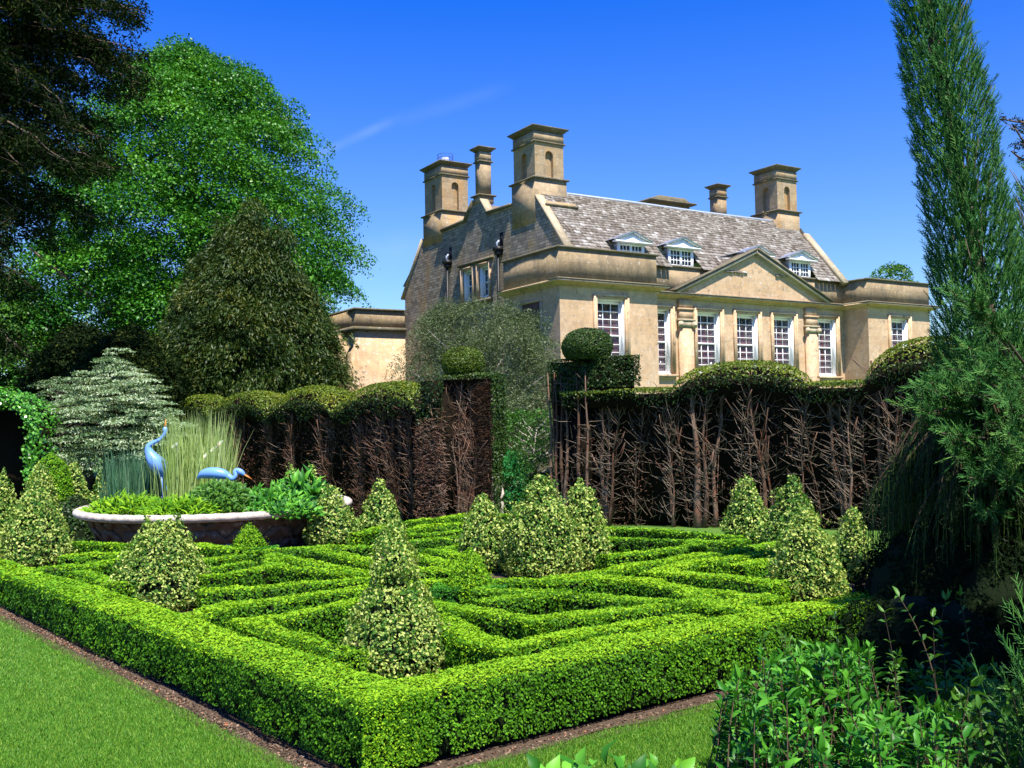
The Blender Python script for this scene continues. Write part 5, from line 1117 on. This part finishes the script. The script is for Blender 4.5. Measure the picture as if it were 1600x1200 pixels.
# ceramic cranes
def crane(label,pts,rad,beak,legs,Y,px):
    b=at(px,800,Y); o=empty('crane_sculpture',(b[0],b[1],WZ),0,label,'sculpture','blue crane sculptures in the pond')
    P=np.array([at(x,y,Y+d) for x,y,d in pts]); R=np.array(rad)*Y/F
    # smooth resample
    t=np.arange(len(P)); T=np.linspace(0,len(P)-1,len(P)*5); 
    def cr(A): 
        o_=[]
        for u in T:
            i=min(int(u),len(P)-2); f=u-i; p0=A[max(i-1,0)];p1=A[i];p2=A[i+1];p3=A[min(i+2,len(A)-1)]
            o_.append(.5*((2*p1)+(-p0+p2)*f+(2*p0-5*p1+4*p2-p3)*f*f+(-p0+3*p1-3*p2+p3)*f**3))
        return np.array(o_)
    g=Geo(); g.tube(cr(P),np.maximum(cr(R),.004),14); put(g,'body',BLUE,o,smooth=True)
    g=Geo(); B_=[at(x,y,Y) for x,y in beak]; g.tube([B_[0],(B_[0]+B_[1])/2,B_[1]],[.026,.018,.004],8); put(g,'beak',ORAN,o)
    for lx,ly in legs:
        a=at(lx,ly,Y); g=Geo(); g.tube([a,(a[0]+.03,a[1],(a[2]+WZ)/2),(a[0]-.02,a[1],WZ-.1)],.018,6); put(g,'leg',BLUE,o)
crane('tall blue crane with an S shaped neck and orange beak pointing straight up',[(275,752,.2),(268,744,.15),(256,733,.1),(243,722,0),(234,708,-.02),(232,698,-.03),(239,692,-.02),(251,686,0),(258,677,0),(258,671,0),(258,667,0)],[1,8,13,12,7.5,4.6,3.4,3.0,3.4,3.9,2.0],[(258,669),(259,655)],[(252,740),(258,742)],21.0,248)
crane('crouching blue crane with its long orange beak stretched out to the right',[(308,748,.1),(318,741,.05),(333,739,0),(348,741,0),(358,745,0),(364,748,-.05),(368,743,-.05),(367,737,-.03),(371,735,0),(377,738,0),(382,742,0)],[1,7,9,8,5,3.4,3,3,4,4.5,2.2],[(379,740),(394,749)],[(333,745),(341,745)],20.0,345)
# ------------------------------------------------------------------ right foreground: conifers, weeping conifer, leafy shrub
def sprays(g,B,Dv,L,n,r,seed=0,spread=.6,tint=None,tm=.5):
    """B base points, Dv directions, L lengths: every spray = a stem with n forward-pointing branchlets"""
    r_=np.random.default_rng(seed); m=len(B); Dv=nrm(Dv); side=nrm(np.cross(Dv,r_.normal(size=(m,3)))); E_=B+Dv*L[:,None]
    tt=np.clip(r_.normal(tm,.22,m),0,1) if tint is None else tint
    g.twigs(B,E_,r*1.1,r*.6,tt)
    for k in range(n):
        f=.15+.8*k/n; sg=1 if k%2 else -1; b=B+Dv*(L*f)[:,None]; d=nrm(Dv+side*sg*spread*(1+.3*r_.normal(size=(m,1)))+r_.normal(size=(m,3))*.15); l=L*(.42*(1-f*.55))
        g.twigs(b,b+d*l[:,None],r,r*.45,np.clip(tt+r_.normal(size=m)*.1,0,1))
def column(name,label,cat,axis,n,mat,L,r,seed=1,inner=YEWBACK,nb=8,up=1.6,barkm=BARK,corek=.55,group=None,tm=.5):
    """axis: list of (point, radius)"""
    r_=np.random.default_rng(seed); P=np.array([a[0] for a in axis]);R=np.array([a[1] for a in axis]); b=P[0]
    o=empty(name,(b[0],b[1],float(gz(b[0],b[1]))),0,label,cat,group)
    seg=np.linalg.norm(np.diff(P,axis=0),axis=1)*(R[1:]+R[:-1]); k=r_.choice(len(seg),n,p=seg/seg.sum()); t=r_.uniform(size=(n,1)); c=P[k]+(P[k+1]-P[k])*t; rr=(R[k]+(R[k+1]-R[k])*t[:,0])
    a=r_.uniform(0,6.283,n); dep=1-r_.exponential(.16,n); lump=1+.12*noise(np.stack([np.cos(a)*2,np.sin(a)*2,c[:,2]*2.2],1),1.6,seed)
    out=np.stack([np.cos(a),np.sin(a),a*0],1); B=c+out*(rr*np.clip(dep,.1,1)*lump)[:,None]*.85; D=out*.75+np.array([0,0,up])+r_.normal(size=(n,3))*.28
    g=Geo(); sprays(g,B,D,L*r_.uniform(.6,1.3,n),nb,r,seed,tm=tm); put(g,'sprays',mat,o)
    g=Geo(); g.tube(P,R*.12+.01,8,wob=.05); put(g,'stem',barkm,o)
    g=Geo(); N=n//2; k=r_.choice(len(seg),N,p=seg/seg.sum()); t=r_.uniform(size=(N,1)); c=P[k]+(P[k+1]-P[k])*t; rr=(R[k]+(R[k+1]-R[k])*t[:,0]); a=r_.uniform(0,6.283,N); out=np.stack([np.cos(a),np.sin(a),a*0],1)
    Q=c+out*(rr*corek*r_.uniform(.3,1.1,N))[:,None]; g.leaves(Q,out,L*.75,.3,.8,np.clip(r_.normal(.3,.2,N),0,1),up=1.5); put(g,'inner_sprays',mat,o)
    g=Geo()
    for q_ in range(60):
        k_=r_.integers(0,len(P)-1); t_=r_.uniform(); c_=P[k_]+(P[k_+1]-P[k_])*t_; rr_=R[k_]; a_=r_.uniform(0,6.283); e_=c_+np.array([math.cos(a_)*rr_*.8,math.sin(a_)*rr_*.8,rr_*1.3]); g.tube([c_,(c_+e_)/2+np.array([0,0,-.03]),e_],[.012,.008,.004],4)
    put(g,'limbs',barkm,o)
    return o
Yc=9.9
ax=[(at(px,py,Yc),hw*Yc/F) for px,py,hw in ((1600,1150,60),(1592,950,85),(1580,780,105),(1568,640,110),(1548,520,92),(1525,400,74),(1505,300,70),(1482,180,66),(1462,80,60),(1448,0,52),(1438,-80,42),(1432,-170,22))]
column('tall_cypress','tall leaning feathery green cypress filling the right edge against the sky','tree',ax,9500,CYP,.17,.0036,seed=3,nb=9)
Yd=11.2
ax=[(at(px,py,Yd),hw*Yd/F) for px,py,hw in ((1640,1000,60),(1640,700,90),(1635,520,80),(1628,400,55),(1622,300,28),(1620,240,10))]
column('tall_cypress','second lower cypress spire half hidden behind the tall one at the right edge','tree',ax,3200,CYP,.17,.0036,seed=4,nb=8)
# lower left skirts of the cypress, reaching out towards the yew wall
sp=[]
r_=random.Random(9)
for ex,ey,Y in ((1445,598,7.2),(1470,640,7.6),(1490,560,7.8),(1440,620,7.4),(1500,700,7.4),(1520,600,7.4),(1470,680,7.2),(1500,480,8.2),(1540,560,7.4),(1560,650,7.2),(1530,720,7.0),(1580,760,7.0),(1600,700,6.8)):
    s_=at(1600,ey+60,9.0); sp.append((s_,at(ex,ey,Y),1.))
o=empty('cypress_skirt',(sp[0][0][0],sp[0][0][1],float(gz(sp[0][0][0],sp[0][0][1]))),0,'low spreading juniper boughs reaching left in front of the bare yew wall, right side','shrub')
g=Geo();gt=Geo(); rr_=np.random.default_rng(5)
for (p,q_,w) in sp:
    for j in range(3):
        p2=p+rr_.normal(size=3)*.1; q2=q_+rr_.normal(size=3)*.12; mid=(p2+q2)/2+np.array([0,0,.10]); gt.tube([p2,mid,q2],[.016,.011,.004],5)
        t=rr_.uniform(.25,1,90)[:,None]; B=p2*(1-t)**2+2*mid*t*(1-t)+q2*t*t; D=nrm(q2-p2)+rr_.normal(size=(90,3))*.45+np.array([0,0,.15]); sprays(g,B,D,.17*rr_.uniform(.6,1.2,90),8,.0032,j)
put(g,'sprays',CYP,o); put(gt,'limbs',BARK,o)
# weeping conifer
def weeping(label,px,pt_,Y,r,n,seed=1,mat=WEEP,hang=.7,sxr=1.):
    c=at(px,pt_,Y); zg=float(gz(c[0],c[1])); o=empty('weeping_conifer',(c[0],c[1],zg),0,label,'shrub'); g=Geo();gt=Geo(); rr_=np.random.default_rng(seed); h=c[2]-zg
    gt.tube([(c[0],c[1],zg-.1),(c[0]+.05,c[1],zg+h*.6),(c[0],c[1],c[2]-.06)],[.07,.05,.025],8)
    for k in range(n):
        a=rr_.uniform(0,6.283); f=rr_.uniform(.25,1.)**.7; R_=r*f; top=np.array([c[0],c[1],c[2]-.05-rr_.uniform(0,.25)*h]); kx=top+np.array([math.cos(a)*R_*.55*sxr,math.sin(a)*R_*.55,.10*h*(1-f)+.03]); e_=np.array([c[0]+math.cos(a)*R_*sxr,c[1]+math.sin(a)*R_,c[2]-.12*h-.42*h*f**2*rr_.uniform(.7,1.1)])
        T=np.linspace(0,1,7)[:,None]; P=top*(1-T)**2+2*kx*T*(1-T)+e_*T*T; gt.tube(P,np.linspace(.012,.004,7),4)
        m=26; t=rr_.uniform(.25,1,m)[:,None]; B=top*(1-t)**2+2*kx*t*(1-t)+e_*t*t; B+=rr_.normal(size=B.shape)*.02; L_=rr_.uniform(.25,1,m)*hang*h*.4; E2=B+np.stack([rr_.normal(size=m)*.04+math.cos(a)*.05,rr_.normal(size=m)*.04+math.sin(a)*.05,-L_],1); E2[:,2]=np.maximum(E2[:,2],zg+.02)
        g.twigs(B,E2,.004,.0022); 
        for i in range(m):
            q=8; u=rr_.uniform(0,1,(q,1)); Q=B[i]+(E2[i]-B[i])*u; dd=nrm(rr_.normal(size=(q,3))*.6+np.array([0,0,-.9])); g.twigs(Q,Q+dd*.05,.0035,.0015,np.clip(rr_.normal(.45,.25,q),0,1))
    put(g,'weeping_sprays',mat,o); put(gt,'limbs',DARKTWIG,o); return o
weeping('dark weeping conifer mound with hanging threads, in deep shade at lower right',1525,595,8.4,.98,230,seed=5,mat=WEEP)
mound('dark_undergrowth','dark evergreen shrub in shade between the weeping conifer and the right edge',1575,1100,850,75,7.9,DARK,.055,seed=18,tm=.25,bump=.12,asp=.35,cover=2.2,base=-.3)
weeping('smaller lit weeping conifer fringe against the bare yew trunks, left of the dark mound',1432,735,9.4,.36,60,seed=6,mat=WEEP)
mound('dark_undergrowth','black shaded evergreen undergrowth beneath the weeping conifer',1580,1120,800,230,8.6,DARK,.06,seed=15,tm=.2,bump=.15,asp=.35,p=2.6,cover=2.2,base=-.3)  # undergrowth mounds carry the corner's deep shade in near-black leaf colour
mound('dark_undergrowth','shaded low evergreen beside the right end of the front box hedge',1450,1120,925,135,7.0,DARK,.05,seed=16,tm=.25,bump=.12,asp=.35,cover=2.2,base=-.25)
# big dark conifer standing beside the viewer on the right; it throws the shade on this corner
def shade_tree(label,cxy,prof,seed,n=2600):
    return tree('dark_conifer',label,cxy,prof,DARK,.16,n,60,.42,seed=seed,flat=.7,droop=.45,asp=.35,trunk=.25,bump=.08,limbs=40,inner=.8,front=1.,tm=.45)
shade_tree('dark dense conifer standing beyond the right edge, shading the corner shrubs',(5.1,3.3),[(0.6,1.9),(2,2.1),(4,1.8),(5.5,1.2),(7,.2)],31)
# tip of its neighbour peeping in at the right edge
sp=[(at(1700,270,10),at(1572,178,9.6),1.),(at(1700,300,10),at(1575,208,9.8),.8),(at(1690,330,10),at(1585,240,9.8),.8)]
boughs('overhanging_conifer','brown tipped dark conifer twigs poking in at the right edge against the sky','tree',(sp[0][0][0]+1.2,sp[0][0][1],-.4),sp,DARK,.045,.3,seed=14,spray=.22,dens=60,droop=-.1,trunkpts=([(sp[0][0][0]+1.2,10,-.5),(sp[0][0][0]+1.1,10,3),(sp[0][0][0]+.2,10,4.4)],[.14,.1,.05]),tm=.8)
# leafy shrub -------------------------------------------------------
def leafy(label,boxes,n,seed,mat=SHRUB,size=.07,name='leafy_shrub'):
    rr_=np.random.default_rng(seed); g=Geo();gt=Geo(); first=None; Ps=[];Ds=[];Ns=[];Tt=[]
    for k in range(n):
        x0,x1,py0,py1,Y0_,Y1_=boxes[rr_.integers(len(boxes))]; Y=rr_.uniform(Y0_,Y1_); tip=at(rr_.uniform(x0,x1),rr_.uniform(py0,py1),Y); zg=float(gz(tip[0],tip[1])); hh=max(.25,tip[2]-zg); b=np.array([tip[0]+.05+rr_.normal()*.10,tip[1]+rr_.normal()*.15,max(zg,tip[2]-rr_.uniform(.5,.9))])
        if first is None: first=(b[0],b[1],zg)
        mid=(b+tip)/2+rr_.normal(size=3)*.05; T=np.linspace(0,1,8)[:,None]; P=b*(1-T)**2+2*mid*T*(1-T)+tip*T*T; gt.tube(P,np.linspace(.005,.0018,8),4,rr_.uniform(),cap=False)
        nn_=int(rr_.integers(5,9)); tc_=rr_.normal()*.1; ph=rr_.uniform(0,3)
        for j in range(nn_):
            t=.35+.65*(j+.5)/nn_; c_=b*(1-t)**2+2*mid*t*(1-t)+tip*t*t; up=nrm(tip-mid); s1=nrm(np.cross(up,[math.cos(ph+j*1.57),math.sin(ph+j*1.57),.2]))
            for sg in (-1,1): Ps.append(c_);Ds.append(s1*sg+up*(.25+.5*t)+np.array([0,0,-.1]));Ns.append(up+rr_.normal(size=3)*.3);Tt.append(.5+tc_+rr_.normal()*.15+(t-.6)*.3)
        for j in range(3): Ps.append(tip);Ds.append(up*1.+rr_.normal(size=3)*.6);Ns.append(rr_.normal(size=3)+np.array([0,0,1.]));Tt.append(.75+tc_)
    o=empty(name,first,0,label,'shrub'); bigleaves(g,np.array(Ps),np.array(Ds),np.array(Ns),size,.36,seed,np.clip(np.array(Tt)-.08,0,1)); put(g,'leaves',mat,o); put(gt,'stems',DARKTWIG,o); return o
leafy('bright green leafy shrub with pointed paired leaves in the near right corner',[(1150,1480,1085,1190,3.8,4.8),(1210,1500,1120,1230,3.5,4.2),(1180,1330,1020,1120,4.4,5.4),(1240,1360,1015,1100,4.4,5.4),(1130,1230,1060,1180,4.6,5.4)],560,3)
leafy('sparse leafy shoots rising in the shade above the near shrub',[(1230,1320,940,1020,5.2,6.),(1380,1500,930,1100,4.6,5.6),(1180,1300,980,1050,5.4,6.2)],26,4,mat=LIMED,size=.06)
leafclump('broad_leaf_plant','low plant with broad pale green leaves at the bottom edge, right of centre',970,1215,4.9,.55,.13,130,.10,SHRUB,.7,seed=41,base=-.15)
leafy('dim leafy shoots in the shade between the bright shrub and the juniper',[(1470,1600,1070,1200,4.0,5.4),(1400,1560,1040,1150,5.0,6.2)],150,9,mat=LIMED)  # dim leaf colour stands in for shade on these added shoots
q=Geo(); X,Y=np.meshgrid(np.linspace(0,1,12),np.linspace(0,1,12),indexing='ij'); P=np.stack([1.5+X*6+ (1-Y)*0,3.0+Y*7.5,X*0],-1); P[...,0]=np.maximum(P[...,0],1.5+Y*2.2)+.12*noise(P,3,4); P[...,2]=gz(P[...,0],P[...,1])+.02; q.grid(P); o=q.build('shade_corner_soil',plain('darkened_soil',(.03,.022,.014),.95,.1,20,.6,0,.8)); tag(o,kind='structure')  # soil sheet added, its colour darkened to deepen this corner's shade
if o.data.polygons[0].normal.z<0:o.data.flip_normals()
# juniper sprays at the lower right border
g=Geo(); rr_=np.random.default_rng(8); n=600; c=at(1662,1150,4.0); B=c+rr_.normal(size=(n,3))*np.array([.07,.15,.2]); o=empty('juniper',(c[0],c[1],-.1),0,'feathery juniper sprays rising at the lower right border','shrub')
sprays(g,B,np.array([-.25,0,1.])+rr_.normal(size=(n,3))*.3,.14*rr_.uniform(.6,1.3,n),9,.0022,3); put(g,'sprays',CYP,o); g=Geo(); g.tube([(c[0],c[1],-.15),(c[0]-.02,c[1],c[2])],[.02,.008],6); put(g,'stem',BARK,o)
# ------------------------------------------------------------------ grass blades and litter
def scatter_tri(name,P,h,w,mat,label,lean=.5):
    n=len(P); a=rng.uniform(0,6.283,n); d=np.stack([np.cos(a),np.sin(a),a*0],1)*(w*.5*rng.uniform(.7,1.3,n))[:,None]; l=rng.normal(size=(n,3))*lean; l[:,2]=1; T=P+nrm(l)*(h*rng.uniform(.5,1.2,n))[:,None]
    g=Geo(); V=np.stack([P-d,P+d,T],1).reshape(-1,3); q=np.arange(n)[:,None]*3+np.array([[0,1,2,2]]); g.quads(V,q,rng.uniform(0,1,n)); o=g.build(name,mat); return tag(o,label=label,kind='stuff')
def inside(P,a,d,w): # signed distance outward from edge line through a with direction d (outward normal = w)
    return (P-a)@w
nl=np.array([dLg[1],-dLg[0]]); nl=nl if (np.array([0,0])-Acor)@nl>0 or True else -nl
oL=-n_in; oR=-n_in2
oL=nrm(np.array([-dLg[1],dLg[0]])); oL=oL if oL@dRg<0 else -oL
oR=nrm(np.array([-dRg[1],dRg[0]])); oR=oR if oR@dLg<0 else -oR
N=420000; px=rng.uniform(-20,1200,N); py=955+rng.uniform(0,1,N)**1.0*260; r=fwd+cright[None]*((px-800)/F)[:,None]+cup[None]*((600-py)/F)[:,None]; t=H/(GA*r[:,0]+GB*r[:,1]-r[:,2]); P=CP+r*t[:,None]
dl=(P[:,:2]-Acor)@oL; dr=(P[:,:2]-Acor)@oR; kp=(np.maximum(dl,dr)>.10+.015*rng.normal(size=N)); P=P[kp]; P[:,2]=gz(P[:,0],P[:,1])
D_=np.hypot(P[:,0],P[:,1]); scatter_tri('grass_blades',P,.028,.0035+.0004*D_,BLADE,'short mown grass blades of the lawn')
N=3000; 
def along(a,d,o_,L,N,sp=.06,off=.04):
    t=rng.uniform(0,1,N)*L; s=off+rng.normal(size=N)*sp*.5; xy=a+d*t[:,None]+o_*s[:,None]; return np.concatenate([xy,(gz(xy[:,0],xy[:,1])+.014)[:,None]],1)
P=np.concatenate([along(Acor,dLg,oL,9.5,N),along(Acor,dRg,oR,6,N//2)]); g=Geo(); g.leaves(P,np.tile([0,0,1.],(len(P),1)),.022,.6,.6); tag(g.build('leaf_litter',LITTER),label='fallen leaves, clippings and pale chips on the soil strip',kind='stuff')
